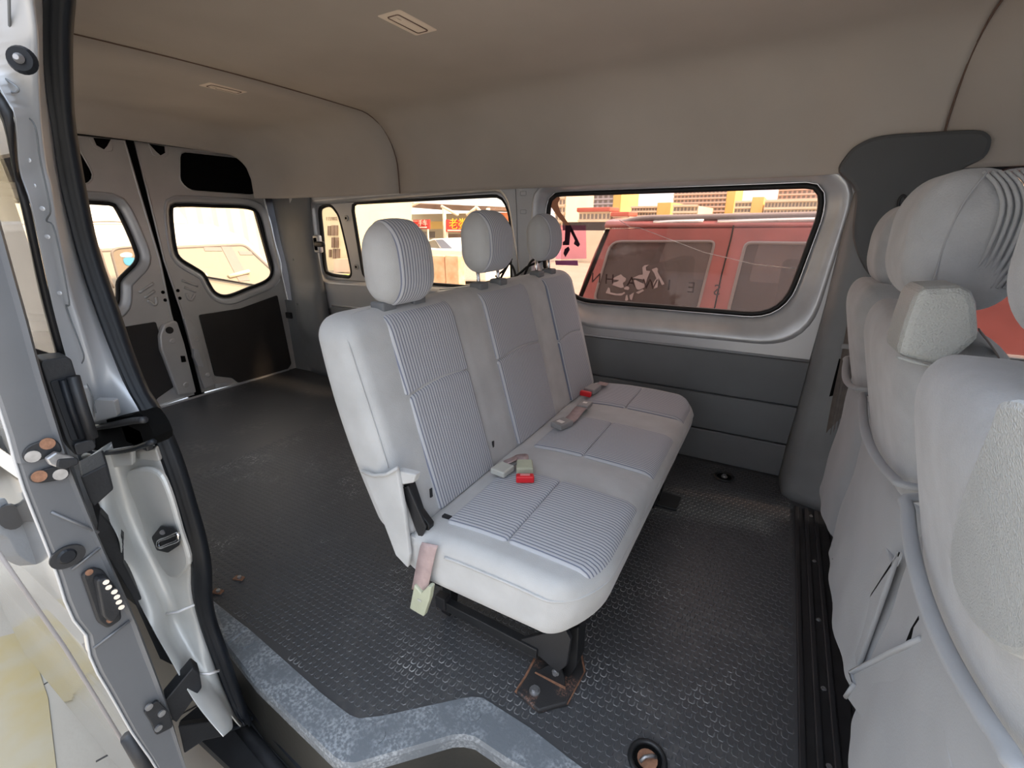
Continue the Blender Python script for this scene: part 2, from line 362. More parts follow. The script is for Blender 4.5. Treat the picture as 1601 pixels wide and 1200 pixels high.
# ---- ground outside
gr = mk('ground', [(-60, -30, GZ), (60, -30, GZ), (60, 90, GZ), (-60, 90, GZ)], [(0, 1, 2, 3)], 'concrete'); tag(gr, 'pale sunlit concrete yard around the van', 'ground', kind='structure')
yb = [PZ(*p, GZ+0.004) for p in ((-60, 1010), (40, 985), (75, 1090), (95, 1260), (-60, 1300))]
slab('painted_stripe', yb, (0, 0, -0.003), 'road_paint', gr)
yb2 = [PZ(*p, GZ+0.004) for p in ((-30, 830), (0, 838), (30, 905), (75, 950), (60, 985), (20, 960), (-40, 900))]
slab('painted_stripe', yb2, (0, 0, -0.003), 'road_paint', gr)
for a, b in (((20, 1100), (180, 1000)), ((150, 1190), (330, 1090))):
    p, q = PZ(*a, GZ), PZ(*b, GZ); tube('joint', [p, q], 0.004, 'dark_board', gr, 6, flat=(0.004, 0.002))
# ---- van floor
A = [PZ(*p, 0) for p in ((387, 982), (505, 1087), (555, 1125), (600, 1120), (735, 1090), (755, 1092), (830, 1140), (907, 1200))]
B = [PZ(*p, 0) for p in ((355, 1007), (400, 1065), (530, 1190), (548, 1195), (715, 1147), (740, 1150), (800, 1190))]
A = [np.array([-1.22, A[0][1], 0])] + A + [np.array([-0.05, A[-1][1]+0.004, 0]), np.array([0.22, A[-1][1]+0.004, 0])]
yB = B[-1][1]
B = [np.array([-1.20, B[0][1], 0])] + B + [np.array([-0.05, yB+0.02, 0]), np.array([0.22, yB+0.02, 0])]
fl_out = [(-3.13, 0.42, 0), (-1.3, 0.42, 0)] + [tuple(a) for a in A] + [(0.22, 0.40, 0), (1.3, 0.40, 0), (1.3, WY, 0), (-3.13, WY, 0)]
floor = slab('floor', fl_out, (0, 0, -0.04), 'rubber_floor'); tag(floor, 'black rubber van floor with raised tread and dusty shoe marks', 'floor', kind='structure')
Apoly = np.array([a[:2] for a in A])
def near_edge(x): return np.interp(x, Apoly[:, 0], Apoly[:, 1]) if x > -1.2 else 0.43
TV, TF = [], []
pit = 0.0200; j = 0; ti = 0
# one nub: a raised U-shaped ridge
ua, ub, uw = 0.0066, 0.0062, 0.0016
upath = [(-ua, ub), (-ua, -ub*0.35), (-ua*0.55, -ub), (ua*0.55, -ub), (ua, -ub*0.35), (ua, ub)]
UV, UF = [], []
for k, (x_, y_) in enumerate(upath):
    L_ = math.hypot(x_, y_); nx_, ny_ = x_/L_, y_/L_
    hgt = 0.0014 if 0 < k < 5 else 0.0004
    UV += [(x_+nx_*uw, y_+ny_*uw, 0.0), (x_, y_, hgt), (x_-nx_*uw, y_-ny_*uw, 0.0)]
for k in range(5):
    o_ = 3*k; UF += [(o_, o_+3, o_+4, o_+1), (o_+1, o_+4, o_+5, o_+2)]
yy = 0.43
while yy < 2.10:
    xx = -2.3 + (pit/2 if j % 2 else 0)
    while xx < 0.185:
        if yy > near_edge(xx)+0.014 and not (xx < -1.6 and (xx < -2.3+0.2)):
            for q in UV: TV.append((xx+q[0], yy+q[1], q[2]))
            s = ti*len(UV); ti += 1
            for f in UF: TF.append(tuple(i+s for i in f))
        xx += pit
    yy += pit*0.92; j += 1
mk('tread_nub', TV, TF, 'tread', floor, recalc=False, kind='stuff')
# ---- entry step
step = empty('trim_1', (-0.5, 0.45, -0.2)); tag(step, 'scuffed grey plastic entry step edging with stepped inner corner', 'step', kind='structure')
n_ = 60
ra = resample(A, n_); rb = resample(B, n_)
Vt = [a+np.array([0, 0, 0.004]) for a in ra]; 
loft('step_tread', [[p+np.array([0, 0, -0.03]) for p in ra], Vt, [p+np.array([0, 0, 0.003]) for p in rb], [p+np.array([0, -0.004, -0.008]) for p in rb], [p+np.array([0, -0.003, -0.035]) for p in rb]], 'step_plastic', step, smooth=False)
loft('riser', [[p+np.array([0, 0.001, -0.03]) for p in rb], [p+np.array([0, -0.004, -0.12]) for p in rb], [p+np.array([0, -0.012, -0.20]) for p in rb]], 'riser', step)
slab('step_well', [(-1.2, 0.31, -0.20)] + [p+np.array([0, -0.005, -0.20]) for p in rb] + [(0.22, 0.31, -0.20)], (0, 0, -0.03), 'step_dark', step)
slab('end_wedge', [PZ(330, 935, 0.02), PZ(388, 981, 0.006), PZ(356, 1008, 0.004), PZ(338, 985, 0.02)], (0, 0, -0.04), 'step_plastic', step, bevel=0.004)
for p in ((590, 1150), (740, 1116), (388, 1003)):
    disc('screw_cap', PZ(*p, 0.004), (0, 0, 1), 0.017, 0.0018, 'step_plastic', step, 20)
sx = np.linspace(-1.12, 0.3, 8)
tube('sill_seal', [PZ(382, 1092, -0.165), PZ(420, 1135, -0.165), PZ(475, 1198, -0.165), PZ(560, 1300, -0.165)], 0.012, 'rubber', step, 10)
tube('sill_rail', [PZ(372, 1128, -0.2), PZ(402, 1165, -0.2), PZ(440, 1210, -0.2), PZ(520, 1310, -0.2)], 0.016, 'step_dark', step, 8)
sa, sb = PZ(360, 1135, -0.215), PZ(500, 1330, -0.215)
slab('sill_plate', [sa, sb, sb+np.array([0, 0.06, 0]), sa+np.array([0, 0.06, 0])], (0, 0, -0.05), 'silver', step, bevel=0.005)
# ---- headliner
def prof(i, front=0.0, zb=1.205):
    r = max(0.27-i, 0.08); top = CZ-i; yf = WY-0.004-i-front; yn = 0.40+i; out = []
    out.append((yn, 1.40 if top > 1.5 else top-0.02))
    for k in range(9):
        a = math.pi*(1-k/16); out.append((yn+r*0.8+r*0.8*math.cos(a), top-r*0.8+r*0.8*math.sin(a)))
    for k in range(1, 12): out.append((yn+r*0.8+(yf-r-yn-r*0.8)*k/12, top+0.012*math.sin(math.pi*k/12)))
    for k in range(13):
        a = math.pi/2*(1-k/12); out.append((yf-r+r*math.cos(a), top-r+r*math.sin(a)))
    for k in range(1, 7): out.append((yf, (top-r)+(zb-(top-r))*k/6))
    return out
def head_part(name, xs_i):
    rails = [[np.array([x, y, z]) for (y, z) in prof(i, f)] for (x, i, f) in xs_i]
    return loft(name, rails, 'headliner', ceil_, smooth=True, solid=-0.012)
ceil_ = empty('ceiling', (-1.0, 1.25, 1.2)); tag(ceil_, 'moulded grey-beige van headliner in three sections', 'headliner', kind='structure')
ri = []
for k in range(10):
    a = math.radians(62)*(1-k/9); ri.append((-2.86-0.24*math.sin(a), 0.24*(1-math.cos(a)), 0.0))
seamx, seam2 = -1.915, 0.372
head_part('headliner_section', ri+[(x, 0, 0) for x in np.linspace(-2.7, seamx-0.0025, 6)])
fr = lambda x: 0.05*(1/(1+math.exp(-(x-0.075)/0.022)))
head_part('headliner_section', [(x, 0.0, fr(x)) for x in list(np.linspace(seamx+0.0025, -0.05, 14))+list(np.linspace(0.0, seam2-0.002, 22))])
head_part('headliner_section', [(x, 0.0, 0.05) for x in np.linspace(seam2+0.002, 1.3, 6)])
for sx0 in (seamx, seam2):
    pr = [np.array([sx0, y, z]) for (y, z) in prof(0.0, 0.05 if sx0 > 0 else 0.0)][9:]
    tube('panel_seam', [p+np.array([0, -0.013 if p[1] > 2.0 else 0.0, -0.0125 if p[1] < 2.0 else 0.0]) for p in pr], 0.0032, 'shed_brown', ceil_, 5)
hp = [(536, 16), (648, 70), (728, 113), (870, 3), (928, 66), (318, 173), (180, 68), (327, 108), (590, 127)]
for p in hp:
    c = PZ(*p, CZ+0.006); disc('trim_clip', c, (0, 0, -1), 0.010, 0.004, 'headliner', ceil_, 14, r2_=0.007)
for p in ((440, 141), (520, 163), (405, 190), (445, 290), (500, 312), (538, 300), (580, 298), (627, 296), (690, 293), (720, 255), (1128, 258), (1260, 250), (1010, 268), (1300, 258), (868, 222), (1030, 300)):
    v = PY(p[0], p[1], WY-0.006)
    if v[2] > 1.21 and v[2] < 1.33: disc('trim_clip', v, (0, -1, 0), 0.009, 0.004, 'headliner', ceil_, 12, r2_=0.006)
for p in ((712, 226), (728, 256)): disc('clip_hole', PY(p[0], p[1], WY-0.006), (0, -1, 0), 0.006, 0.002, 'black_void', ceil_, 10)
# roof skin over the headliner
slab('roof_skin', [(-3.16, 0.28, 1.63), (1.4, 0.28, 1.63), (1.4, 2.24, 1.63), (-3.16, 2.24, 1.63)], (0, 0, 0.02), 'silver', ceil_)
slab('roof_skin', [(-3.16, 0.28, 1.63), (1.4, 0.28, 1.63), (1.4, 0.28, 1.46), (-3.16, 0.28, 1.46)], (0, 0.11, 0), 'silver', ceil_)
slab('roof_skin', [(-3.16, 2.19, 1.63), (1.4, 2.19, 1.63), (1.4, 2.19, 1.19), (-3.16, 2.19, 1.19)], (0, 0.05, 0), 'silver', ceil_)
slab('roof_skin', [(-3.16, 0.28, 1.63), (-3.16, 2.24, 1.63), (-3.16, 2.24, 1.49), (-3.16, 0.28, 1.49)], (-0.03, 0, 0), 'silver', ceil_)
# ---- ceiling lamps
for (p, s, lab) in (((638, 31), 1.0, 'beige oblong dome lamp on the headliner ahead of the seam'), ((350, 135), 1.0, 'beige oblong dome lamp on the headliner between seam and rear doors')):
    c = PZ(*p, CZ+0.008); L = empty('ceiling_light', c); tag(L, lab, 'light')
    rbox('lamp_base', c+np.array([-0.045, -0.085, -0.010]), c+np.array([0.045, 0.085, 0.004]), (0.012, 0.012, 0.005), 'lamp_plastic', L)
    rbox('lens', c+np.array([-0.018, -0.062, -0.0125]), c+np.array([0.018, 0.062, -0.004]), (0.008, 0.008, 0.003), 'lamp_plastic', L)
    tube('lens_seam', roundpoly([c+np.array([sx_*0.020, sy_*0.064, -0.0105]) for sx_, sy_ in ((-1, -1), (1, -1), (1, 1), (-1, 1))], 0.008), 0.0016, 'shed_brown', L, 6, closed=True)
    box('switch', c+np.array([-0.007, -0.056, -0.0155]), c+np.array([0.007, -0.036, -0.011]), 'lamp_plastic', L, 0.001)
# ---- far (left) wall
wall_left = empty('wall_left', (-1.2, WY, 0)); tag(wall_left, 'silver sheet-metal van side with grey moulded lower trim', 'wall', kind='structure')
g1 = [PY(*p, WY+0.05) for p in ((862, 306), (1281, 292), (1281, 330), (1222, 492), (906, 467), (852, 420))]
g1 = roundpoly(g1, [0.05, 0.05, 0.12, 0.13, 0.06, 0.05], 8)
o1 = [PY(*p, WY) for p in ((833, 291), (1318, 262), (1338, 300), (1262, 545), (905, 510), (826, 430))]
o1 = roundpoly(o1, [0.07, 0.10, 0.10, 0.18, 0.09, 0.07], 8)
nn = 96
def rs_loop(l, n=nn):
    l = list(l)+[l[0]]; return resample(l, n+1)[:-1]
gq = [PY(*p, WY+0.05) for p in ((503, 331), (508, 324), (518, 322), (527, 330), (535, 348), (550, 415), (550, 430), (541, 431), (518, 427), (511, 417), (506, 364))]
gq = rs_loop(smooth_closed(gq, 6))
zb_ = 0.715
g2 = [PY(553, 319, WY+0.05), PY(786, 307, WY+0.05), PY(798, 335, WY+0.05), PY(800, 350, WY+0.05)]
xl = PY(572, 436, WY+0.05); xr = PY(801, 420, WY+0.05)
g2 = [g2[0], g2[1], g2[2], np.array([xr[0], WY+0.05, zb_]), np.array([xl[0], WY+0.05, zb_])]
g2 = rs_loop(roundpoly(g2, [0.04, 0.10, 0.10, 0.05, 0.05], 8))
o2 = [PY(482, 313, WY), PY(780, 289, WY), PY(796, 310, WY), np.array([-1.13, WY, 0.675]), PY(497, 445, WY)]
o2[4] = np.array([o2[4][0], WY, 0.665])
o2 = rs_loop(roundpoly(o2, [0.05, 0.09, 0.12, 0.08, 0.10], 8))
g1 = rs_loop(g1); o1 = rs_loop(o1)
def align(a, b):
    """rotate loop b so that it starts next to a[0]"""
    k = min(range(len(b)), key=lambda i: np.linalg.norm(np.array(b[i])-np.array(a[0]))); return b[k:]+b[:k]
g1 = align(o1, g1)
pan = [(-2.9, WY, 0.50), (0.34, WY, 0.50), (0.34, WY, 1.225), (-2.9, WY, 1.225)]
slab('metal_panel', pan, (0, 0.01, 0), 'silver', wall_left, holes=[o1, o2])
slab('outer_skin', [(-2.9, WY+0.0565, -0.35), (0.42, WY+0.0565, -0.35), (0.42, WY+0.0565, 1.225), (-2.9, WY+0.0565, 1.225)], (0, 0.004, 0), 'silver', wall_left, holes=[[np.array([p[0], WY+0.0565, p[2]]) for p in offset_loop(l, 0.012, 1)] for l in (g1, g2, gq)])
# lower trim strips
zs = [(0.0, 0.150), (0.155, 0.325), (0.330, 0.520)]
for (z0, z1) in zs:
    rbox('trim_strip', (-2.62, WY-0.012, z0), (0.17, WY+0.006, z1), (0.006, 0.010, 0.006), 'trim_grey', wall_left, n=(2, 1, 2), k=3)
tube('trim_lip', [(-2.62, WY-0.004, 0.526), (0.17, WY-0.004, 0.526)], 0.005, 'silver', wall_left, 6)
slab('inner_lining', [(-3.2, WY+0.012, -0.02), (0.34, WY+0.012, -0.02), (0.34, WY+0.012, 0.52), (-3.2, WY+0.012, 0.52)], (0, 0.01, 0), 'trim_grey', wall_left)
# spot dents, dividers between the windows
for p in ((818, 302), (818, 331)):
    c = PY(*p, WY-0.001); tube('pressed_mark', roundpoly([c+np.array([a*0.016, 0, b*0.009]) for a, b in ((-1, -1), (1, -1), (1, 1), (-1, 1))], 0.004, 3), 0.0014, 'silver', wall_left, 5, closed=True)
tube('seam_line', [PY(806, 292, WY-0.001), PY(808, 340, WY-0.001), PY(810, 425, WY-0.001)], 0.0013, 'trim_grey', wall_left, 5)
# ---- windows in the far wall
def lerp_loop(a, b, t, bul=0.0, ax=1):
    r = [np.array(p)*(1-t)+np.array(q)*t for p, q in zip(a, b)]
    for p in r: p[ax] += bul
    return r
win1 = empty('window_1', (-0.4, WY+0.05, 0.68)); tag(win1, 'wide fixed side window with black gasket, red off-road wagon visible through it', 'window', kind='structure')
gg1 = offset_loop(g1, 0.012, 1)
ring_surface('window_frame', [o1, lerp_loop(o1, gg1, 0.18, -0.008), lerp_loop(o1, gg1, 0.45, -0.004), lerp_loop(o1, gg1, 0.75, 0.0), gg1], 'silver_bright', win1, solid=-0.003)
tube('gasket', offset_loop(g1, 0.006, 1), 0.011, 'gasket', win1, 8, closed=True)
tube('gasket_lip', [p+np.array([0, -0.008, 0]) for p in offset_loop(g1, 0.017, 1)], 0.0028, 'chrome', win1, 6, closed=True)
slab('pane', offset_loop(g1, 0.005, 1), (0, 0.004, 0), 'glass_warm', win1)
win2 = empty('window_2', (-1.7, WY+0.05, 0.7)); tag(win2, 'rear side window with rounded corners behind the bench headrests', 'window', kind='structure')
gg2, ggq = offset_loop(g2, 0.012, 1), offset_loop(gq, 0.014, 1)
rec = [p+np.array([0.0, 0.032, 0]) for p in offset_loop(o2, -0.030, 1)]
ring_surface('window_frame', [o2, lerp_loop(o2, rec, 0.3, -0.006), lerp_loop(o2, rec, 0.7, 0.0), rec], 'silver_bright', win2, solid=-0.003)
pl = [np.array([p[0], WY+0.032, p[2]]) for p in rec]
slab('divider_panel', pl, (0, 0.01, 0), 'silver', win2, holes=[[np.array([p[0], WY+0.032, p[2]]) for p in l] for l in (gg2, ggq)])
tube('gasket', [p+np.array([0, -0.008, 0]) for p in offset_loop(g2, 0.006, 1)], 0.011, 'gasket', win2, 8, closed=True)
tube('gasket', [p+np.array([0, -0.008, 0]) for p in offset_loop(gq, 0.005, 1)], 0.013, 'gasket', win2, 8, closed=True)
slab('pane', offset_loop(g2, 0.005, 1), (0, 0.004, 0), 'glass_rear', win2)
slab('quarter_pane', offset_loop(gq, 0.005, 1), (0, 0.004, 0), 'glass_rear', win2)
for p in ((541, 341), (557, 417)):
    c = PY(*p, WY+0.030); d = disc('hinge_bolt', c, (0, -1, 0), 0.017, 0.004, 'steel', win2, 16); disc('bolt_hole', c+np.array([0.002, -0.004, 0]), (0, -1, 0), 0.008, 0.001, 'black_void', d, 12)
c = PY(496, 380, WY-0.01)
lt = rbox('latch', c+np.array([-0.03, -0.012, -0.06]), c+np.array([0.03, 0.02, 0.05]), 0.010, 'silver', win2, n=(2, 2, 2), k=2)
rbox('latch_lever', c+np.array([0.0, -0.028, -0.022]), c+np.array([0.085, -0.002, 0.012]), 0.010, 'black_plastic', lt, n=(2, 2, 2), k=2)
rbox('latch_slot', c+np.array([-0.016, -0.018, -0.045]), c+np.array([0.010, 0.0, 0.035]), 0.006, 'black_void', lt, n=(2, 2, 2), k=2)
# lettering on the big window: reads correctly from outside, mirrored from here
LET = [('N', 932, 435), ('H', 953, 437), ('A', 987, 441), ('W', 1016, 445), ('I', 1046, 446), ('E', 1081, 450), ('S', 1121, 454)]
for ch, px, py in LET:
    text_mesh('letter', ch, 0.066, 'letter_dark', win1, PY(px, py, WY+0.056), (-1, 0, 0), (0, 0, 1), 0.001)
# translucent poster and tape stuck on the glass near the divider
def decal(name, pts, m): slab(name, [PY(*p, WY+0.0485) for p in pts], (0, -0.0006, 0), m, win1)
decal('film_sticker', [(876, 352), (916, 352), (917, 404), (870, 405), (866, 398)], 'film_translucent')
decal('tape_strip', [(861, 312), (872, 306), (876, 310), (872, 318), (876, 331), (891, 352), (884, 352), (870, 336), (862, 324)], 'orange_film')
decal('poster_stroke', [(884, 352), (893, 352), (890, 383), (880, 383), (880, 378), (883, 376)], 'letter_dark')
decal('poster_stroke', [(893, 353), (907, 382), (904, 386), (897, 381), (899, 376), (892, 362)], 'letter_dark')
decal('poster_stroke', [(889, 385), (891, 390), (884, 402), (881, 396), (883, 389)], 'letter_dark')
decal('poster_stroke', [(868, 407), (903, 407), (904, 415), (869, 414)], 'magenta_film')
tube('glass_scratch', [PY(*p, WY+0.047) for p in ((968, 344), (986, 355), (1000, 356), (1100, 394), (1180, 413), (1245, 420))], 0.0011, 'letter_white', win1, 5)
# ---- rear doors
def gapy(z): return 1.417 - 0.033*z/1.47
def rear_door(name, lab, mir):
    D = empty(name, (RX, gapy(0)+(-0.4 if mir else 0.3), 0)); tag(D, lab, 'rear door', kind='structure')
    def T(p):
        p = np.array(p, float)
        if mir: p[1] = 2*gapy(p[2])-p[1]
        return p
    def Q(l, dx=0.0): return [T(PX(*p, RX)+np.array([dx, 0, 0])) for p in l]
    out = Q([(211, 222), (275, 231), (372, 241), (396, 256), (413, 312), (438, 420), (456, 500), (471, 574), (316, 612), (284, 487), (257, 407), (231, 300)])
    gls = rs_loop(smooth_closed(Q([(275, 330), (286, 323), (340, 324), (394, 327), (408, 340), (418, 380), (428, 418), (422, 436), (390, 450), (360, 461), (343, 457), (333, 443), (324, 427), (306, 415), (289, 404), (281, 388)]), 6))
    gls = [np.array([RX-0.035, p[1], p[2]]) for p in gls]
    flare = [np.array([RX, p[1], p[2]]) for p in offset_loop(gls, 0.062, 0)]
    up = rs_loop(roundpoly(Q([(281, 236), (381, 247), (402, 300), (395, 305), (297, 298), (281, 284)]), 0.035, 5), 48)
    low = roundpoly(Q([(310, 492), (375, 482), (433, 461), (455, 568), (450, 576), (372, 598), (362, 590), (335, 587)]), 0.012, 3)
    slab('door_skin', out, (-0.03, 0, 0), 'rear_door_paint', D, holes=[flare, up])
    tube('door_edge', out, 0.006, 'rear_door_paint', D, 6, closed=True)
    in_ = offset_loop(gls, 0.014, 0)
    ring_surface('window_frame', [flare, lerp_loop(flare, in_, 0.22, 0.008, 0), lerp_loop(flare, in_, 0.55, 0.004, 0), in_], 'rear_door_paint' if False else 'silver', D, solid=-0.002)
    tube('frame_bead', [p+np.array([0.002, 0, 0]) for p in offset_loop(gls, 0.028, 0)], 0.003, 'trim_grey', D, 5, closed=True)
    tube('gasket', offset_loop(gls, 0.008, 0), 0.011, 'gasket', D, 8, closed=True)
    slab('pane', offset_loop(gls, 0.005, 0), (-0.004, 0, 0), 'glass_rear', D)
    slab('dark_panel', [p+np.array([-0.012, 0, 0]) for p in up], (-0.01, 0, 0), 'black_void', D)
    tube('panel_edge', up, 0.004, 'rear_door_paint', D, 5, closed=True)
    slab('trim_board', low, (0.007, 0, 0), 'dark_board', D, bevel=0.003)
    # pressed louvres
    for a in ([(284, 438), (309, 447)], [(288, 449), (306, 456)], [(291, 458), (295, 467), (300, 468), (304, 460)]):
        tube('pressed_louvre', smooth_open(Q(a, 0.001), 5), 0.0065, 'rear_door_paint', D, 8, flat=(0.009, 0.008))
    for p in ((278, 454), (281, 466)): disc('screw_hole', Q([p], 0.001)[0], (1, 0, 0), 0.010, 0.001, 'black_void', D, 14)
    # hook recess at the top
    hk = roundpoly(Q([(230, 224), (262, 229), (263, 242), (255, 247), (238, 243)], 0.001), 0.012, 4)
    slab('hook_plate', hk, (0.006, 0, 0), 'rear_door_paint', D, bevel=0.003)
    slab('hook_hole', Q([(232, 225), (256, 229), (257, 239), (250, 243), (243, 237)], 0.0075), (0.001, 0, 0), 'black_void', D)
    if not mir:
        hs = slab('latch_housing', roundpoly(Q([(285, 497), (296, 500), (306, 517), (332, 600), (317, 607), (296, 541)], 0.0), 0.012, 4), (0.022, 0, 0), 'rear_door_paint', D, bevel=0.008)
        sl_ = slab('striker', roundpoly(Q([(297, 543), (303, 545), (312, 572), (303, 570), (296, 556)], 0.022), 0.006, 3), (0.03, 0, 0), 'silver_bright', hs, bevel=0.006)
        for p in ((304, 530), (322, 585)): disc('dimple', Q([p], 0.023)[0], (1, 0, 0), 0.016, 0.003, 'rear_door_paint', hs, 16, r2_=0.011)
        slab('corner_plate', Q([(335, 600), (352, 597), (358, 599), (352, 603), (336, 606)], 0.006), (0.004, 0, 0), 'silver_bright', D)
        box('check_strap', Q([(447, 497)], 0.0)[0], Q([(478, 482)], 0.06)[0], 'black_plastic', D, 0.004)
        disc('grommet', Q([(403, 278)], 0.0)[0], (1, 0, 0), 0.010, 0.002, 'black_void', D, 12)
    return D
d2 = rear_door('door_2', 'rear cargo door beside the far wall, stepped window and dark trim board', False)
d1 = rear_door('door_1', 'rear cargo door partly hidden by the black door seal, blue sticker seen through its window', True)
hs = slab('latch_housing', roundpoly([PX(*p, RX) for p in ((245, 524), (251, 507), (267, 500), (273, 502), (284, 535), (303, 612), (275, 617), (247, 545))], 0.014, 4), (0.035, 0, 0), 'rear_door_paint', d1, bevel=0.010)
disc('lock_hole', PX(265, 516, RX+0.035), (1, 0, 0), 0.021, 0.002, 'dark_board', hs, 18)
for p in ((270, 533), (291, 601)): disc('dimple', PX(*p, RX+0.035), (1, 0, 0), 0.016, 0.003, 'rear_door_paint', hs, 16, r2_=0.011)
slab('key_slot', [PX(*p, RX+0.036) for p in ((282, 556), (289, 556), (291, 565), (284, 566))], (0.002, 0, 0), 'black_void', hs)
wr = empty('wall_rear', (RX, 1.25, 0)); tag(wr, 'dark rear door aperture with rubber centre seal and metal floor lip', 'wall', kind='structure')
slab('centre_seal', [(RX-0.012, gapy(0)-0.045, -0.05), (RX-0.012, gapy(0)+0.045, -0.05), (RX-0.012, gapy(1.5)+0.045, 1.52), (RX-0.012, gapy(1.5)-0.045, 1.52)], (-0.03, 0, 0), 'black_void', wr)
box('floor_lip', (RX+0.006, 0.42, -0.03), (RX+0.022, 2.06, 0.010), 'silver', wr, 0.003)
slab('door_sill', [(RX-0.04, 0.3, -0.4), (RX-0.04, 2.2, -0.4), (RX-0.04, 2.2, 0.0), (RX-0.04, 0.3, 0.0)], (0.02, 0, 0), 'silver', wr)
slab('side_post', [(RX-0.032, 2.17, 0), (RX-0.032, 2.26, 0), (RX-0.032, 2.26, 1.5), (RX-0.032, 2.0, 1.5)], (-0.02, 0, 0), 'rubber', wr)
slab('side_post', [(RX-0.02, 0.3, 0), (RX-0.02, 0.86, 0), (RX-0.02, 0.86, 1.5), (RX-0.02, 0.3, 1.5)], (-0.02, 0, 0), 'silver', wr)
slab('header', [(RX-0.02, 0.3, 1.41), (RX-0.02, 2.22, 1.41), (RX-0.02, 2.22, 1.6), (RX-0.02, 0.3, 1.6)], (-0.02, 0, 0), 'rubber', wr)
# ---- D pillar trim between rear door and far wall
dp = empty('trim_2', (-2.9, 2.05, 0)); tag(dp, 'brown-grey moulded corner pillar trim beside the rear door', 'pillar trim', kind='structure')
ra = [PX(*p, RX+0.02) for p in ((424, 300), (438, 370), (450, 420), (460, 490), (472, 574))]
rc = [PY(*p, WY-0.008) for p in ((484, 300), (490, 360), (500, 410), (513, 475), (517, 512), (523, 570))]
ra, rc = resample(smooth_open(ra), 30), resample(smooth_open(rc), 30)
ra = [np.array([p[0], p[1], q]) for p, q in zip(ra, np.linspace(1.24, 0, 30))]
rc = [np.array([p[0], p[1], q]) for p, q in zip(rc, np.linspace(1.24, 0, 30))]
def bulge(i): z = 1.24*(1-i/29); return 0.030*min(1.0, max(0.05, (1.24-z)/0.25)) + (0.045/(1+math.exp((z-0.62)/0.02)))*(1/(1+math.exp((0.27-z)/0.02)))
rails = []
for t, w in ((0, 0.0), (0.12, 0.3), (0.35, 0.9), (0.6, 1.15), (0.8, 1.0), (0.93, 0.7), (1.0, 0.0)):
    rails.append([p*(1-t)+q*t+np.array([0.35*bulge(i)*w, -bulge(i)*w, 0]) for i, (p, q) in enumerate(zip(ra, rc))])
loft('pillar_cover', rails, 'trim_grey', dp, solid=0.004)
for p in ((436, 333), (455, 410), (465, 470), (492, 547)):
    k = int(29*(1-max(0, min(1, PX(*p, -3.1)[2]/1.24)))); q = rails[2][k]; disc('trim_clip', q+np.array([0, -0.002, 0]), (0.5, -1, 0), 0.010, 0.004, 'trim_grey', dp, 12, r2_=0.007)
# ---- B pillar trim and front door on the far side
bp = empty('trim_3', (0.25, 2.05, 0)); tag(bp, 'grey plastic door pillar trim with belt slot and anchor recess', 'pillar trim', kind='structure')
rA = [PY(*p, WY-0.006) for p in ((1338, 292), (1318, 360), (1289, 480), (1265, 565), (1248, 629), (1229, 693), (1216, 747))]
rA = resample(rA, 24)
def interp_rail(keys, n=24):
    return resample([np.array(k) for k in keys], n)
zA = [p[2] for p in rA]; zA[-1] = 0.0
def rail_at(xf, yf): return [np.array([xf(z), yf(z), z]) for z in zA]
ip = lambda xs, ys: (lambda z: float(np.interp(z, xs, ys)))
rA = [np.array([p[0], WY-0.004, z]) for p, z in zip(rA, zA)]
rB1 = rail_at(ip([0, 0.1, 0.3, 0.6, 1.2], [0.150, 0.158, 0.165, 0.178, 0.20]), ip([0, 0.1, 0.3, 0.6, 1.2], [1.955, 1.97, 2.01, 2.05, 2.075]))
rB2 = rail_at(ip([0, 0.1, 0.3, 0.6, 1.2], [0.180, 0.186, 0.190, 0.200, 0.222]), ip([0, 0.1, 0.3, 0.6, 1.2], [1.925, 1.945, 1.985, 2.03, 2.065]))
rC = rail_at(ip([0, 1.2], [0.335, 0.37]), ip([0, 0.3, 0.6, 1.2], [1.87, 1.95, 2.01, 2.06]))
rD = rail_at(ip([0, 1.2], [0.40, 0.42]), lambda z: WY-0.004)
loft('lower_cover', [rA, [a*0.5+b*0.5+np.array([-0.004, 0, 0]) for a, b in zip(rA, rB1)], rB1, rB2, [a*0.5+b*0.5 for a, b in zip(rB2, rC)], rC, rD], 'pillar_grey', bp, solid=0.004)
up = [(1338, 300), (1312, 268), (1322, 244), (1342, 225), (1380, 211), (1460, 205), (1525, 202), (1547, 208), (1552, 222), (1540, 246), (1500, 268), (1470, 300), (1450, 360), (1420, 430), (1375, 440), (1352, 420), (1334, 370)]
upl = smooth_closed([PY(*p, WY-0.088) for p in up], 4)
slab('upper_cover', upl, (0, 0.040, 0), 'pillar_dark', bp, bevel=0.012)
tube('coat_hook', smooth_open([PY(*p, WY-0.095) for p in ((1404, 326), (1406, 312), (1412, 305), (1418, 312), (1415, 326))], 4), 0.004, 'black_plastic', bp, 6)
# belt anchor and slot on the pillar
def pil(px, py): # point on the flat face of the pillar between rB2 and rC
    p0 = (rB2[12]); e1 = rC[12]-rB2[12]; e2 = rB2[20]-rB2[4]; n = np.cross(e1, e2); return PP(px, py, p0, n), n/np.linalg.norm(n)*(1 if n[1] < 0 else -1)
P0, Nn = pil(1290, 735)
disc('anchor_recess', P0+Nn*0.003, Nn, 0.050, 0.004, 'trim_grey', bp, 28, sq=(0.050, 0.043)); tube('recess_rim', [P0+Nn*0.007+0.052*math.cos(a)*np.array([1, 0, 0])*1.0+0.046*math.sin(a)*np.array([0, -0.1, 1]) for a in np.linspace(0, 2*math.pi, 28, endpoint=False)], 0.003, 'pillar_grey', bp, 6, closed=True)
ps, _ = pil(1277, 781); disc('cover_screw', ps+Nn*0.003, Nn, 0.016, 0.004, 'trim_grey', bp, 18); disc('cover_screw', ps+Nn*0.006, Nn, 0.008, 0.003, 'black_plastic', bp, 12)
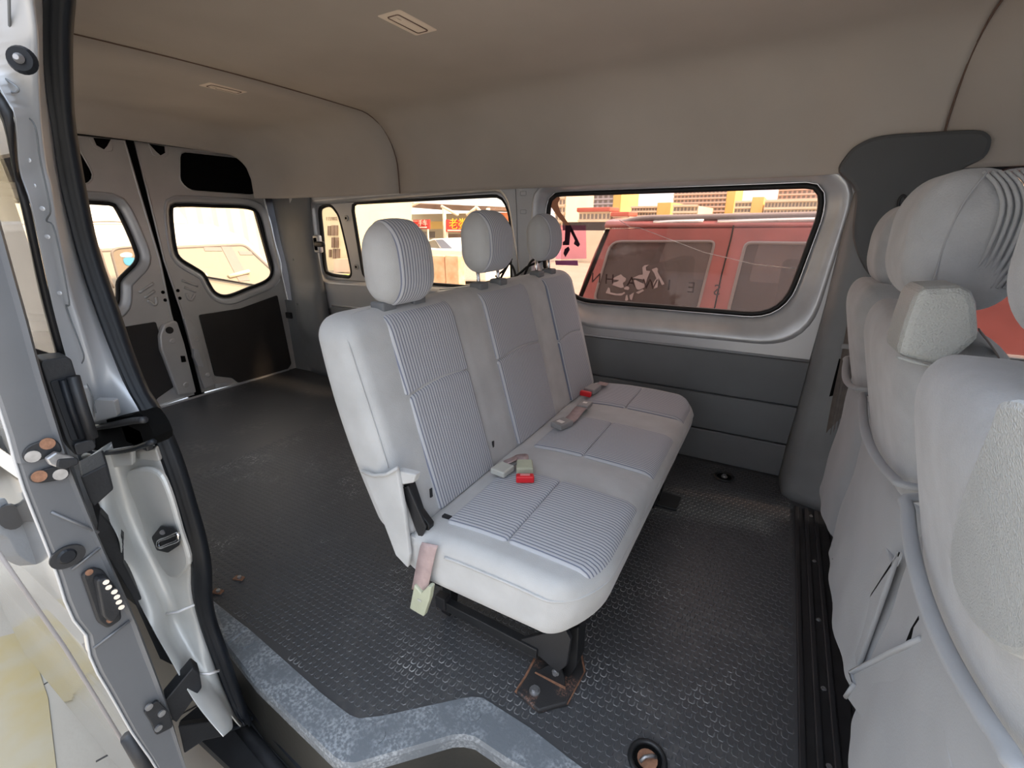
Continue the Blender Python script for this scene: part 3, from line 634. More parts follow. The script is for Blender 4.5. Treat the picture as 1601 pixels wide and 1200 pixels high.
slab('belt_slot', [pil(*p)[0]+Nn*0.004 for p in ((1312, 560), (1318, 562), (1300, 650), (1289, 648))], Nn*0.0015, 'black_void', bp)
sb = empty('seat_belt', P0); tag(sb, 'brown lap belt webbing bolted to the grey door pillar', 'seat belt')
sp = [pil(*p)[0]+Nn*0.012 for p in ((1350, 440), (1338, 500), (1327, 560), (1312, 630), (1298, 705))]
tv = np.array([1, -0.1, 0.0]); w_ = 0.023

loft('webbing', [[p-tv*w_ for p in resample(sp, 16)], [p+tv*w_ for p in resample(sp, 16)]], 'strap_brown', sb, solid=0.002)
for o_ in (-0.009, 0.0, 0.009): tube('woven_ridge', [p+tv*o_+Nn*0.001 for p in resample(sp, 10)], 0.0014, 'strap_brown', sb, 5)
p1 = pil(1296, 712)[0]+Nn*0.012; box('webbing_fold', p1-np.array([0.022, 0.004, 0.018]), p1+np.array([0.022, 0.004, 0.018]), 'strap_pink', sb, 0.003)
slab('anchor_plate', roundpoly([pil(*p)[0]+Nn*0.010 for p in ((1277, 720), (1301, 720), (1303, 732), (1293, 742), (1279, 738))], 0.008, 3), Nn*0.005, 'trim_grey', sb, bevel=0.001)
p2 = pil(1330, 541)[0]+Nn*0.015; box('tongue', p2-np.array([0.028, 0.005, 0.010]), p2+np.array([0.026, 0.005, 0.008]), 'buckle_grey', sb, 0.003)
p3 = pil(1336, 555)[0]+Nn*0.018; box('tongue_blade', p3-np.array([0.004, 0.002, 0.018]), p3+np.array([0.016, 0.002, 0.014]), 'chrome', sb, 0.002)
# front door side
win4 = empty('window_4', (0.9, WY, 0.7)); tag(win4, 'front door window with black seal above the front seat headrests', 'window', kind='structure')
fw = roundpoly([(0.47, WY-0.02, 0.62), (1.28, WY-0.02, 0.62), (1.28, WY-0.02, 1.20), (0.52, WY-0.02, 1.20)], 0.06, 5)
slab('door_panel', [(0.38, WY-0.02, 0.0), (1.35, WY-0.02, 0.0), (1.35, WY-0.02, 1.24), (0.38, WY-0.02, 1.24)], (0, 0.06, 0), 'trim_grey', win4, holes=[fw])
tube('door_seal', [np.array(p)+np.array([0, -0.012, 0]) for p in offset_loop(fw, 0.02, 1)], 0.018, 'rubber', win4, 8, closed=True)
tube('window_trim', [np.array(p)+np.array([0, -0.004, 0]) for p in fw], 0.006, 'silver_bright', win4, 6, closed=True)
slab('pane', [np.array(p)+np.array([0, 0.03, 0]) for p in fw], (0, 0.004, 0), 'glass_warm', win4)
nf = empty('door_4', (0.85, 0.36, -0.2)); tag(nf, 'closed front door and pillar ahead of the open doorway', 'front door', kind='structure')
fo = roundpoly([(0.60, 0.36, 0.66), (1.26, 0.36, 0.66), (1.26, 0.36, 1.30), (0.60, 0.36, 1.36)], 0.06, 5)
slab('door_panel', [(0.34, 0.36, -0.3), (1.38, 0.36, -0.3), (1.38, 0.36, 1.50), (0.34, 0.36, 1.50)], (0, -0.08, 0), 'silver', nf, holes=[fo])
slab('pane', [np.array(p)+np.array([0, -0.05, 0]) for p in fo], (0, 0.004, 0), 'glass_side', nf)
wf = empty('wall_front', (1.35, 1.25, 0)); tag(wf, 'dark bulkhead below the windscreen', 'wall', kind='structure')
slab('bulkhead', [(1.35, 0.3, -0.2), (1.35, 2.2, -0.2), (1.35, 2.2, 0.75), (1.35, 0.3, 0.75)], (0.03, 0, 0), 'trim_grey', wf)
slab('windscreen', [(1.36, 0.4, 0.75), (1.36, 2.1, 0.75), (1.30, 2.1, 1.58), (1.30, 0.4, 1.58)], (0.004, 0, 0), 'glass_dimming', wf)  # out of view; tint darkened to cut the light reaching the cab
# ================================================================== NEAR SIDE: body jamb, seal, sliding door
def rail(pts, y, n=44): return resample(smooth_open([PY(*p, y) for p in pts], 5), n)
jb = empty('wall_right', (-1.3, 0.36, -0.3)); tag(jb, 'silver painted rear door jamb with spot welds beside the black seal', 'door jamb', kind='structure')
sealR = [(131, -210), (118, -60), (115, 0), (110, 70), (113, 175), (119, 222), (131, 292), (152, 390), (190, 502), (207, 552), (232, 612), (252, 642), (282, 712), (303, 780), (319, 836), (327, 881), (328, 922), (334, 960), (352, 1012), (371, 1069), (390, 1121)]
sealL = [(80, -210), (66, -60), (64, 0), (64, 82), (70, 145), (79, 198), (91, 280), (103, 330), (126, 413), (155, 497), (180, 560), (200, 605), (220, 640), (240, 682), (265, 750), (285, 814), (300, 874), (301, 915), (306, 945), (319, 990), (341, 1050), (367, 1114), (379, 1131)]
ridge = [(52, -210), (46, -60), (49, 0), (56, 56), (58, 138), (62, 210), (70, 268), (77, 292), (86, 355), (105, 448), (125, 515), (142, 575), (150, 620), (153, 660)]
flangeL = [(-75, -210), (-60, -60), (-45, 20), (-20, 100), (8, 155), (16, 165), (23, 192), (30, 268), (47, 320), (77, 458), (87, 502), (102, 555), (118, 600), (135, 657)]
ridgeB = [(160, 700), (176, 757), (195, 817), (225, 885), (255, 952), (270, 994), (315, 1069), (349, 1114), (364, 1135)]
flangeB = [(130, 720), (157, 791), (186, 838), (195, 889), (225, 956), (262, 1020), (300, 1087), (325, 1121), (350, 1150)]
NS = 64
Rr, Ll = rail(sealR, 0.385, NS), rail(sealL, 0.350, NS)
mid = [a*0.42+b*0.58 for a, b in zip(Rr, Ll)]; 
up_ = np.array([0.0, -0.012, 0])
seal = loft('door_seal', [Rr, [p+np.array([0.012, -0.004, 0]) for p in Rr], [a*0.62+b*0.38+np.array([0.020, -0.008, 0]) for a, b in zip(Rr, Ll)], [p+np.array([0.006, -0.002, 0]) for p in mid], [a*0.35+b*0.65+np.array([0.010, -0.004, 0]) for a, b in zip(Rr, Ll)], [a*0.27+b*0.73+np.array([0.002, 0, 0]) for a, b in zip(Rr, Ll)], [a*0.12+b*0.88+np.array([0.010, -0.004, 0]) for a, b in zip(Rr, Ll)], Ll], 'rubber', jb, solid=0.003)
Lu = resample(smooth_open([PY(*p, 0.350) for p in sealL[:14]], 5), NS)
ru = rail(ridge, 0.312, NS); fu = rail(flangeL, 0.262, NS)
loft('jamb_panel', [Lu, [a*0.5+b*0.5+np.array([-0.006, 0.004, 0]) for a, b in zip(Lu, ru)], [a*0.12+b*0.88 for a, b in zip(Lu, ru)], [p+np.array([0.006, -0.002, 0]) for p in ru], [p+np.array([-0.002, -0.006, 0]) for p in ru], fu], 'silver', jb, solid=0.002)
for p in ((36, 207), (44, 250), (52, 290), (66, 326), (74, 370), (74, 408), (93, 458), (95, 491), (102, 517), (117, 563), (133, 605)):
    q = PY(*p, 0.283); disc('spot_weld', q, (0.75, -0.6, 0), 0.0034, 0.0006, 'silver', jb, 10, r2_=0.002)
tube('sealer_line', smooth_open([PY(*p, 0.296) for p in ((40, 180), (55, 198), (63, 250), (74, 300), (79, 330), (73, 345), (86, 362), (108, 470), (104, 480), (126, 540), (131, 560), (124, 580), (142, 612), (150, 645))], 5), 0.0011, 'trim_grey', jb, 5)
q = PY(35, 94, 0.285); bs = disc('door_bumper', q, (0.75, -0.66, 0.0), 0.016, 0.006, 'rubber', jb, 22, r2_=0.013); disc('bumper_core', q+np.array([0.006, -0.005, 0]), (0.75, -0.66, 0), 0.006, 0.006, 'steel', bs, 14, r2_=0.003)
tube('pressed_edge', [PY(*p, 0.29) for p in ((0, 44), (10, 46), (15, 42), (14, 0), (12, -30))], 0.0016, 'trim_grey', jb, 5)
tube('pressed_edge', smooth_open([PY(*p, 0.275) for p in ((-10, 110), (0, 118), (16, 128), (28, 138), (25, 144), (8, 142), (-10, 140))], 4), 0.0014, 'trim_grey', jb, 5)
# lower jamb
lo_keys = sealL[14:]
Ll2 = resample(smooth_open([PY(*p, 0.350) for p in [(243, 688)]+lo_keys], 5), NS)
rl = rail(ridgeB, 0.300, NS); flb = rail(flangeB, 0.268, NS)
m1 = [a*0.85+b*0.15+np.array([0.004, -0.003, 0]) for a, b in zip(Ll2, rl)]
m2 = [a*0.42+b*0.58+np.array([-0.008, 0.004, 0]) for a, b in zip(Ll2, rl)]
m3 = [a*0.22+b*0.78+np.array([-0.030, 0.010, 0]) for a, b in zip(Ll2, rl)]
loft('jamb_panel', [Ll2, m1, m2, m3, rl, [p+np.array([0.004, -0.004, 0]) for p in rl], flb], 'silver_dirty', jb, solid=0.002)
# pressed pocket around the striker
pk = [PY(*p, 0.318) for p in ((196, 745), (214, 732), (244, 738), (262, 770), (280, 830), (294, 884), (268, 905), (240, 868), (214, 800))]
slab('striker_pocket', smooth_closed(pk, 4), np.array([-0.004, 0.012, 0]), 'silver_dirty', jb, bevel=0.006)
sp_ = roundpoly([PY(*p, 0.313) for p in ((238, 838), (252, 820), (272, 822), (283, 836), (282, 850), (264, 862), (246, 858))], 0.006, 3)
sk = slab('striker_plate', sp_, (0.003, -0.003, 0), 'black_plastic', jb, bevel=0.001)
tube('striker_loop', smooth_open([PY(*p, 0.305) for p in ((247, 853), (249, 845), (262, 840), (276, 834), (279, 838), (277, 845), (262, 851), (252, 855), (247, 853))], 4), 0.0032, 'chrome', sk, 8)
for p in ((255, 831),): disc('screw', PY(*p, 0.309), (0.6, -0.8, 0), 0.005, 0.003, 'steel', sk, 10)
for k_, (a, b) in enumerate((((254, 960), (304, 945)), ((312, 1052), (342, 1048)))):
    tube('sealer_bead', [PY(*a, 0.302), PY((a[0]+b[0])/2, (a[1]+b[1])/2+3, 0.312), PY(*b, 0.338)], 0.0028, 'letter_white', jb, 6)
# centre track slot (dark) with door arm between upper and lower jamb
trk = [PY(*p, 0.318) for p in ((146, 665), (170, 655), (200, 650), (222, 648), (242, 692), (200, 702), (160, 706), (140, 705))]
slab('track_slot', smooth_closed(trk, 4), (-0.004, 0.03, 0), 'black_void', jb)
tube('track_lip', smooth_open([PY(*p, 0.312) for p in ((146, 668), (175, 664), (205, 658), (226, 656))], 4), 0.006, 'black_plastic', jb, 8)
tube('track_lip', smooth_open([PY(*p, 0.305) for p in ((138, 704), (160, 708), (205, 702), (240, 690))], 4), 0.005, 'rubber', jb, 8)
box('roller_bracket', PY(205, 695, 0.318)-np.array([0.02, 0.0, 0.0]), PY(232, 668, 0.33)+np.array([0.0, 0.0, 0]), 'black_metal', jb, 0.003)
slab('gusset', roundpoly([PY(*p, 0.300) for p in ((148, 625), (178, 626), (183, 650), (150, 659))], 0.006, 3), (-0.01, 0.01, 0), 'silver', jb, bevel=0.004)
slab('jamb_ledge', [PY(*p, 0.31) for p in ((125, 712), (205, 700), (206, 728), (160, 735), (140, 740))], (-0.01, 0.012, 0), 'silver_dirty', jb, bevel=0.004)
slab('jamb_ledge', [PY(*p, 0.33) for p in ((205, 705), (242, 700), (250, 722), (206, 719))], (-0.01, 0.01, 0), 'silver_dirty', jb, bevel=0.004)
# quarter window of the body, seen in the gap between door and jamb
L0 = [(-60, 60), (-10, 160), (7, 203), (21, 273), (42, 367), (61, 458), (87, 555)]
r0 = rail(L0, 0.252, 30); r1 = rail([(-50, 60), (8, 155), (16, 165), (23, 192), (30, 268), (47, 320), (77, 458), (102, 555)], 0.260, 30)
loft('window_rubber', [r1, [a*0.5+b*0.5+np.array([0.004, -0.004, 0]) for a, b in zip(r0, r1)], r0], 'gasket', jb, solid=0.003)
r0b = [p+np.array([-1.6, 0.01, 0]) for p in r0]
loft('quarter_glass', [r0, r0b], 'glass_side', jb, solid=0.002, smooth=False)
slab('side_lining', [(-3.2, 0.40, -0.02), (-1.22, 0.40, -0.02), (-1.22, 0.40, 0.66), (-3.2, 0.40, 0.66)], (0, -0.02, 0), 'trim_grey', jb)
slab('side_lining', [(-3.2, 0.40, 1.18), (-1.16, 0.40, 1.18), (-1.16, 0.40, 1.46), (-3.2, 0.40, 1.46)], (0, -0.02, 0), 'silver', jb)
slab('side_lining', [(-2.2, 0.40, 0.66), (-2.05, 0.40, 0.66), (-2.05, 0.40, 1.18), (-2.2, 0.40, 1.18)], (0, -0.02, 0), 'silver', jb)
slab('quarter_skin', [(-3.2, 0.275, -0.4), (-1.3, 0.275, -0.4), (-1.16, 0.275, 0.66), (-3.2, 0.275, 0.66)], (0, 0.01, 0), 'silver', jb)
# ---- sliding door pushed back along the body
XD = -0.88
def dx(pts, x=XD, n=40): return resample(smooth_open([PX(*p, x) for p in pts], 4), n)
dl = [(-120, 120), (-90, 340), (-45, 500), (0, 632), (20, 695), (37, 757), (86, 881), (112, 960), (138, 994), (146, 1035), (176, 1087), (210, 1147), (244, 1196), (290, 1280), (330, 1380)]
dr = [(-60, 120), (0, 343), (27, 440), (50, 522), (62, 570), (85, 645), (110, 725), (124, 757), (154, 832), (195, 922), (225, 994), (262, 1095), (292, 1196), (325, 1300), (355, 1390)]
dlr, drr = dx(dl), dx(dr)
door = empty('door_3', (XD-0.5, 0.2, -0.5)); tag(door, 'grey sliding side door pushed open along the van body, edge towards the step', 'sliding door', kind='structure')
def door_loft(name, i0, i1, back):
    A_, B_ = drr[i0:i1], dlr[i0:i1]
    oi = [p+np.array([-back, 0.012, 0]) for p in A_]; oo = [p+np.array([-back, 0.012, 0]) for p in B_]
    return loft(name, [oi, [p+np.array([-0.02, 0.0, 0]) for p in A_], [p+np.array([-0.004, -0.001, 0]) for p in A_], [a*0.92+b*0.08+np.array([0.004, 0, 0]) for a, b in zip(A_, B_)], [a*0.85+b*0.15+np.array([-0.003, 0, 0]) for a, b in zip(A_, B_)], [a*0.08+b*0.92 for a, b in zip(A_, B_)], [p+np.array([-0.006, 0, 0]) for p in B_]], 'door_grey', door, solid=0.002, smooth=False), loft('outer_skin', [[p+np.array([-0.006, 0, 0]) for p in B_], [p+np.array([-0.03, 0.002, 0]) for p in B_], oo], 'paint_skin', door, solid=0.002)
kz = next(i for i, p in enumerate(drr) if p[2] < 0.74)
door_loft('edge_post', 0, kz+1, 0.10); door_loft('door_shell', kz, len(drr), 1.15)
gp = [drr[0]+np.array([-0.09, -0.02, 0]), drr[kz]+np.array([-0.09, -0.02, 0]), drr[kz]+np.array([-1.12, -0.01, 0]), drr[0]+np.array([-1.12, -0.01, 0])]
mk('door_glass', gp, [(0, 1, 2, 3)], 'glass_side', door, solid=0.003)
tube('door_edge', [p+np.array([-0.004, -0.001, 0]) for p in dlr], 0.002, 'silver', door, 6)
# moulding strip low on the outside
mo = [PX(*p, XD-0.25) for p in ((-10, 785), (50, 870), (100, 940))]
tube('outer_moulding', [PX(*p, XD-0.1) for p in ((-20, 838), (40, 925), (100, 1010), (150, 1090), (205, 1180), (235, 1230))], 0.004, 'rail_grey', door, 8, flat=(0.003, 0.005))
tube('outer_moulding', [PX(*p, XD-0.02) for p in ((200, 1150), (225, 1195), (262, 1260))], 0.012, 'black_plastic', door, 8)
hd = smooth_closed([PX(*p, XD-0.12) for p in ((-5, 790), (8, 778), (22, 800), (52, 812), (68, 846), (70, 872), (56, 882), (30, 868), (14, 842), (-8, 828))], 4)
oh = slab('outer_handle', hd, (-0.02, -0.015, 0), 'trim_grey', door, bevel=0.006)
disc('handle_pad', PX(17, 806, XD-0.117), (1, -0.3, 0), 0.016, 0.006, 'black_plastic', oh, 16, sq=(0.014, 0.022))
# inner handle
def hp_(pts, x): return [PX(*p, x) for p in pts]
ih = slab('inner_handle', roundpoly(hp_([(62, 563), (106, 558), (112, 562), (119, 585), (149, 682), (150, 700), (118, 714), (104, 690)], XD-0.03), 0.008, 3), (-0.05, 0.006, 0), 'black_plastic', door, bevel=0.005)
slab('grip_recess', roundpoly(hp_([(77, 596), (108, 588), (136, 680), (112, 690)], XD-0.0285), 0.004, 2), (0.002, 0, 0), 'rubber', ih, bevel=0.001)
tube('grip_bar', hp_([(114, 588), (128, 636), (144, 684)], XD-0.024), 0.0085, 'black_plastic', ih, 10)
tube('grip_ridge', hp_([(98, 594), (112, 640), (128, 684)], XD-0.024), 0.005, 'rubber', ih, 8)
slab('handle_end', roundpoly(hp_([(112, 692), (145, 684), (149, 700), (118, 712)], XD-0.026), 0.005, 2), (0.006, 0, 0), 'black_plastic', ih, bevel=0.002)
# hinge pads with screws
for pts, scr in (([(31, 712), (40, 696), (78, 682), (92, 690), (98, 705), (70, 716), (42, 724)], ((51, 713, 'steel'), (74, 693, 'rusty'))), ([(43, 742), (60, 734), (104, 722), (109, 735), (104, 748), (60, 755), (46, 752)], ((61, 744, 'rusty'), (94, 741, 'steel')))):
    pd = slab('latch_pad', roundpoly(hp_(pts, XD+0.001), 0.012, 4), (0.004, 0, 0), 'black_plastic', door, bevel=0.002)
    for a, b, m in scr:
        s_ = disc('screw', PX(a, b, XD+0.005), (1, -0.1, 0), 0.0085, 0.0018, m, pd, 16)
lt = slab('latch_tongue', hp_([(68, 715), (84, 704), (112, 712), (118, 722), (84, 728), (74, 724)], XD+0.010), (0.010, 0, 0), 'steel', door, bevel=0.002)
slab('latch_jaw', roundpoly(hp_([(84, 714), (117, 712), (118, 722), (96, 730), (82, 728)], XD+0.008), 0.004, 3), (0.014, 0, 0), 'black_plastic', door, bevel=0.002)
# round plug, contact block, lower bracket
pg = disc('rubber_plug', PX(105, 869, XD+0.001), (1, -0.05, 0), 0.022, 0.004, 'black_plastic', door, 24, sq=(0.021, 0.0175)); disc('plug_centre', PX(105, 869, XD+0.005), (1, 0, 0), 0.012, 0.003, 'rubber', pg, 18, r2_=0.009)
cb = slab('contact_block', roundpoly(hp_([(124, 896), (142, 884), (158, 888), (182, 920), (188, 965), (166, 980), (150, 970)], XD+0.001), 0.006, 3), (0.008, 0, 0), 'black_plastic', door, bevel=0.003)
slab('contact_body', roundpoly(hp_([(144, 900), (162, 896), (176, 925), (184, 950), (170, 968), (156, 960)], XD+0.009), 0.008, 4), (0.016, 0, 0), 'black_plastic', cb, bevel=0.006)
for p in ((165, 908), (169, 916), (178, 923), (182, 931), (185, 939), (189, 947)): disc('contact_pin', PX(*p, XD+0.026), (1, -0.2, 0), 0.0042, 0.004, 'chrome', cb, 10)
for p in ((139, 894), (172, 968)): disc('screw', PX(*p, XD+0.009), (1, 0, 0), 0.005, 0.002, 'rusty', cb, 10)
lb = slab('lower_latch', roundpoly(hp_([(223, 1110), (244, 1092), (262, 1110), (268, 1134), (242, 1147), (236, 1130)], XD+0.001), 0.005, 3), (0.006, 0, 0), 'black_plastic', door, bevel=0.002)
for p in ((232, 1104), (247, 1137), (252, 1114)): disc('screw', PX(*p, XD+0.007), (1, 0, 0), 0.006, 0.004, 'steel', lb, 10)
for pts in ([(80, 800), (154, 832)], [(112, 890), (158, 855)], [(146, 1013), (203, 970)]):
    tube('pressed_crease', hp_(pts, XD+0.0005), 0.0022, 'door_grey', door, 6)
# arms that carry the door
slab('upper_arm', hp_([(126, 745), (168, 724), (178, 765), (148, 792), (142, 785)], XD-0.05), (-0.07, 0.02, 0), 'black_plastic', door, bevel=0.003)
slab('arm_web', hp_([(155, 800), (192, 840), (193, 880), (260, 1010), (270, 1040), (250, 1030), (205, 930), (150, 840)], XD-0.16), (-0.02, 0.01, 0), 'black_plastic', door, bevel=0.002)
slab('lower_arm', hp_([(258, 1095), (302, 1042), (312, 1050), (316, 1075), (276, 1130), (270, 1126)], XD-0.05), (-0.03, 0.01, 0), 'black_plastic', door, bevel=0.003)
slab('lower_arm', hp_([(278, 1135), (340, 1126), (356, 1124), (362, 1136), (345, 1152), (318, 1158), (288, 1178), (284, 1160)], XD-0.08), (-0.02, 0.01, -0.01), 'black_plastic', door, bevel=0.003)
tube('roller_strap', smooth_open(hp_([(340, 1140), (362, 1138), (382, 1130), (394, 1122)], XD-0.10), 4), 0.006, 'rubber', door, 8)
for p in ((344, 1133), (350, 1138)): disc('screw', PX(*p, XD-0.078), (1, 0, 0), 0.005, 0.004, 'steel', door, 10)
# ================================================================== BENCH SEAT
BY0, BY1 = 0.66, 1.93
bench = empty('bench_seat', (-0.5, 1.3, 0)); tag(bench, 'three-place bench seat in light grey suede with ribbed panels and three headrests', 'bench seat')
XB0, ZB0, XB1, ZB1 = -0.652, 0.352, -0.792, 0.858     # front face of the back, bottom and top
tx = (XB1-XB0)/(ZB1-ZB0)
SECT = [(0.775, 1.03), (1.185, 1.475), (1.630, 1.865)]
def fx(z): return XB0 + tx*(z-ZB0)
def back_warp(q):
    # local: x = thickness (0 at front face, negative to the rear), z = height
    x, y, z = q; d = x; 
    g = 0.0
    for (a, b) in ((1.03, 1.185), (1.475, 1.63)):
        for e in (a, b): g += 0.006*math.exp(-((y-e)/0.012)**2)
    if d > -0.03: d -= g
    if d > -0.06:
        for (a, b) in ((0.70, 1.10), (1.10, 1.55), (1.55, 1.93)):
            if a <= y <= b: d += 0.006*math.sin(math.pi*(y-a)/(b-a))
    t = (z-ZB0)/(ZB1-ZB0)
    if d < -0.06: d -= 0.025*math.sin(math.pi*min(1, max(0, t)))
    zz = z
    if t > 0.5: # rounded shoulders
        e = min(y-BY0, BY1-y)
        if e < 0.07: zz -= 0.020*((0.07-e)/0.07)**2*(t-0.5)*2
    return np.array([fx(z)+d, y, zz])
rbox('backrest', (-0.115, BY0, ZB0-0.02), (0.0, BY1, ZB1), (0.045, 0.040, 0.045), 'suede', bench, warp=back_warp, n=(4, 70, 20), k=5)
# ribbed panels of the back, upper and lower, divided by a curved seam
def panel_warp_back(y0, y1, z0, z1, bow):
    def w(q):
        x, y, z = q; s = (y-y0)/(y1-y0); u = (z-z0)/(z1-z0)
        zz = z + bow*math.sin(math.pi*s)*(u if bow > 0 else 1-u) if False else z + bow*math.sin(math.pi*s)
        return np.array([fx(zz)+x, y, zz])
    return w
for si, (a, b) in enumerate(SECT):
    zmid = (0.655, 0.640, 0.605)[si]
    for (z0, z1) in ((ZB0+0.012, zmid-0.001), (zmid+0.001, ZB1-0.012)):
        def w(q, a=a, b=b, z0=z0, z1=z1, zmid=zmid):
            x, y, z = q; s = (y-a)/(b-a); u = (z-z0)/(z1-z0)
            near = math.exp(-abs(z-zmid)/0.06)
            zz = z + 0.012*math.sin(math.pi*s)*near
            bl = 0.0
            if z > ZB1-0.05 and z1 > zmid+0.05: bl = -(0.05-math.sqrt(max(0, 0.05**2-(z-(ZB1-0.05))**2)))
            y = y + (0.010*(u-0.5) if si == 0 and s < 0.5 else 0)
            return np.array([fx(zz)+x+bl, y, zz])
        rbox('ribbed_panel', (-0.03, a, z0), (0.0105, b, z1), (0.008, 0.014, 0.010), 'ribbed', bench, warp=w, n=(2, 14, 12), k=4)
# piping along the near side of the back
pp = [back_warp(np.array([-0.012, BY0+0.011, z])) for z in np.linspace(0.52, ZB1-0.05, 8)]+[back_warp(np.array([-0.022, BY0+0.022, ZB1-0.020])), back_warp(np.array([-0.035, BY0+0.055, ZB1-0.003])), back_warp(np.array([-0.045, BY0+0.12, ZB1]))]
tube('piping', smooth_open(pp, 5), 0.0018, 'suede', bench, 6)
# cushion
CX0, CX1, CZT = -0.675, -0.205, 0.372
def cush_warp(q):
    x, y, z = q; t = (x-CX0)/(CX1-CX0); top = (z-0.24)/(CZT-0.24)
    zz = z
    if top > 0.3:
        zz += 0.008*math.sin(math.pi*min(1, max(0, t)))*top - 0.020*max(0, 0.35-t)*top
        for (a, b) in ((1.03, 1.185), (1.475, 1.63)):
            for e in (a, b): zz -= 0.003*math.exp(-((y-e)/0.010)**2)
    xx = x
    if t > 0.6: # rounded plan corners at the front
        e = min(y-BY0, BY1-y)
        if e < 0.16: xx -= 0.075*((0.16-e)/0.16)**2*((t-0.6)/0.4)
    if top < 0.5: xx -= 0.035*(0.5-top)*(1 if t > 0.5 else 0)
    return np.array([xx, y, zz])
rbox('cushion', (CX0, BY0+0.005, 0.225), (CX1, BY1, CZT), (0.045, 0.035, 0.040), 'suede', bench, warp=cush_warp, n=(18, 60, 4), k=5)
for si, (a, b) in enumerate(SECT):
    a2, b2 = a-(0.045 if si == 0 else 0.0), b+(0.015 if si == 2 else 0)
    for k2, (x0, x1) in enumerate(((CX0+0.075, -0.432), (-0.430, CX1-0.012))):
        def w(q, x0=x0, x1=x1):
            p = cush_warp(np.array([q[0], q[1], CZT])); d = q[2]-CZT
            t = (q[0]-CX0)/(CX1-CX0)
            dr = -0.028*max(0, (q[0]-(CX1-0.05))/0.05)**2
            return np.array([p[0], q[1], p[2]+d+dr])
        rbox('ribbed_panel', (x0, a2, CZT-0.03), (x1, b2, CZT+0.0075), (0.012, 0.012, 0.007), 'ribbed', bench, warp=w, n=(12, 12, 2), k=4)
def edge_loop(z, o):
    pts = []
    for y in np.linspace(BY0+0.05, BY1-0.05, 30):
        pts.append(cush_warp(np.array([CX1-0.002+o, y, z])))
    return pts
near_edge_pts = [cush_warp(np.array([x, BY0+0.004, 0.335])) for x in np.linspace(CX0+0.12, CX1-0.06, 12)]
corner = [cush_warp(np.array([CX1-0.03, BY0+0.008, 0.335])), cush_warp(np.array([CX1-0.01, BY0+0.025, 0.335]))]
tube('piping', smooth_open(near_edge_pts+corner+edge_loop(0.335, 0.0), 3), 0.0036, 'suede', bench, 6)
# loose cover flap hanging at the near end of the back
fl1 = [PY(*p, BY0-0.006) for p in ((566, 738), (576, 742), (598, 742), (620, 733), (632, 800), (640, 868), (637, 888), (618, 868), (598, 815))]
slab('cover_flap', fl1, (0, 0.012, 0), 'suede', bench, bevel=0.004)
tube('flap_hem', [PY(*p, BY0-0.008) for p in ((566, 736), (585, 743), (605, 741), (622, 731))], 0.0045, 'suede', bench, 6)
fl2 = [PY(*p, BY0+0.004) for p in ((620, 735), (650, 742), (646, 755), (628, 758))]
slab('cover_tuck', fl2, (0, 0.02, 0), 'suede', bench, bevel=0.004)
# recliner bracket
rcb = slab('recliner_bracket', [PY(*p, BY0+0.03) for p in ((622, 757), (640, 756), (655, 800), (671, 822), (668, 850), (640, 838), (630, 830))], (0, 0.02, 0), 'black_metal', bench, bevel=0.003)
disc('pivot', PY(634, 768, BY0+0.029), (0, -1, 0), 0.013, 0.006, 'black_metal', rcb, 16)
slab('recliner_arm', [PY(*p, BY0+0.022) for p in ((630, 762), (640, 758), (668, 822), (660, 845), (650, 820))], (0, -0.006, 0), 'black_plastic', rcb, bevel=0.002)
slab('side_valance', [PY(*p, BY0+0.012) for p in ((640, 836), (668, 850), (675, 900), (655, 896), (638, 880))], (0, 0.012, 0), 'suede', bench, bevel=0.003)
# headrests
def headrest(y0, y1, x0, x1, z0, z1, posts, pad):
    def w(q):
        x, y, z = q; u = (z-z0)/(z1-z0); s = (y-(y0+y1)/2)/((y1-y0)/2)
        yy = (y0+y1)/2+(y-(y0+y1)/2)*(1-0.10*u*u-0.05*(1-u)**2)
        return np.array([x-0.05*(u-0.3)*(z1-z0)+0.010*math.sin(math.pi*u)*(1 if x > (x0+x1)/2 else 0)-0.006*s*s, yy, z-0.014*s*s*u])
    h = rbox('headrest', (x0, y0, z0), (x1, y1, z1), (0.044, 0.050, 0.065), 'suede', bench, warp=w, n=(4, 10, 8), k=5)
    rbox('ribbed_cover', (x0-0.002, y0+pad, z0-0.002), (x1+0.004, y1-0.03, z1+0.003), (0.045, 0.026, 0.066), 'ribbed', h, warp=w, n=(4, 14, 10), k=5)
    for yp in posts:
        xt = fx(ZB1)-0.035
        if z0 > 0.875: tube('post', [(xt, yp, ZB1-0.03), (xt-0.004, yp, z0+0.03)], 0.006, 'chrome', h, 10)
        rbox('post_sleeve', (xt-0.022, yp-0.024, ZB1-0.010), (xt+0.022, yp+0.024, ZB1+0.014), 0.006, 'trim_grey', h, n=(2, 2, 2), k=2)
    return h
headrest(0.778, 0.980, -0.862, -0.772, 0.862, 1.058, (0.82, 0.93), 0.026)
headrest(1.188, 1.415, -0.872, -0.782, 0.902, 1.085, (1.24, 1.36), 0.026)
headrest(1.605, 1.815, -0.865, -0.785, 0.910, 1.080, (1.65, 1.76), 0.036)
for p in ((674, 762, 688, 778),): pass
c = PX(771, 695, fx(0.47)+0.016); box('sewn_tag', c-np.array([0.002, 0.004, 0.012]), c+np.array([0.002, 0.004, 0.012]), 'black_plastic', bench, 0.001)
c = PX(674, 770, fx(0.40)+0.016); box('sewn_tag', c-np.array([0.002, 0.004, 0.012]), c+np.array([0.002, 0.004, 0.012]), 'black_plastic', bench, 0.001)
c = PZ(699, 808, 0.372); box('sewn_tag', c-np.array([0.012, 0.006, 0.002]), c+np.array([0.012, 0.006, 0.004]), 'black_plastic', bench, 0.001)
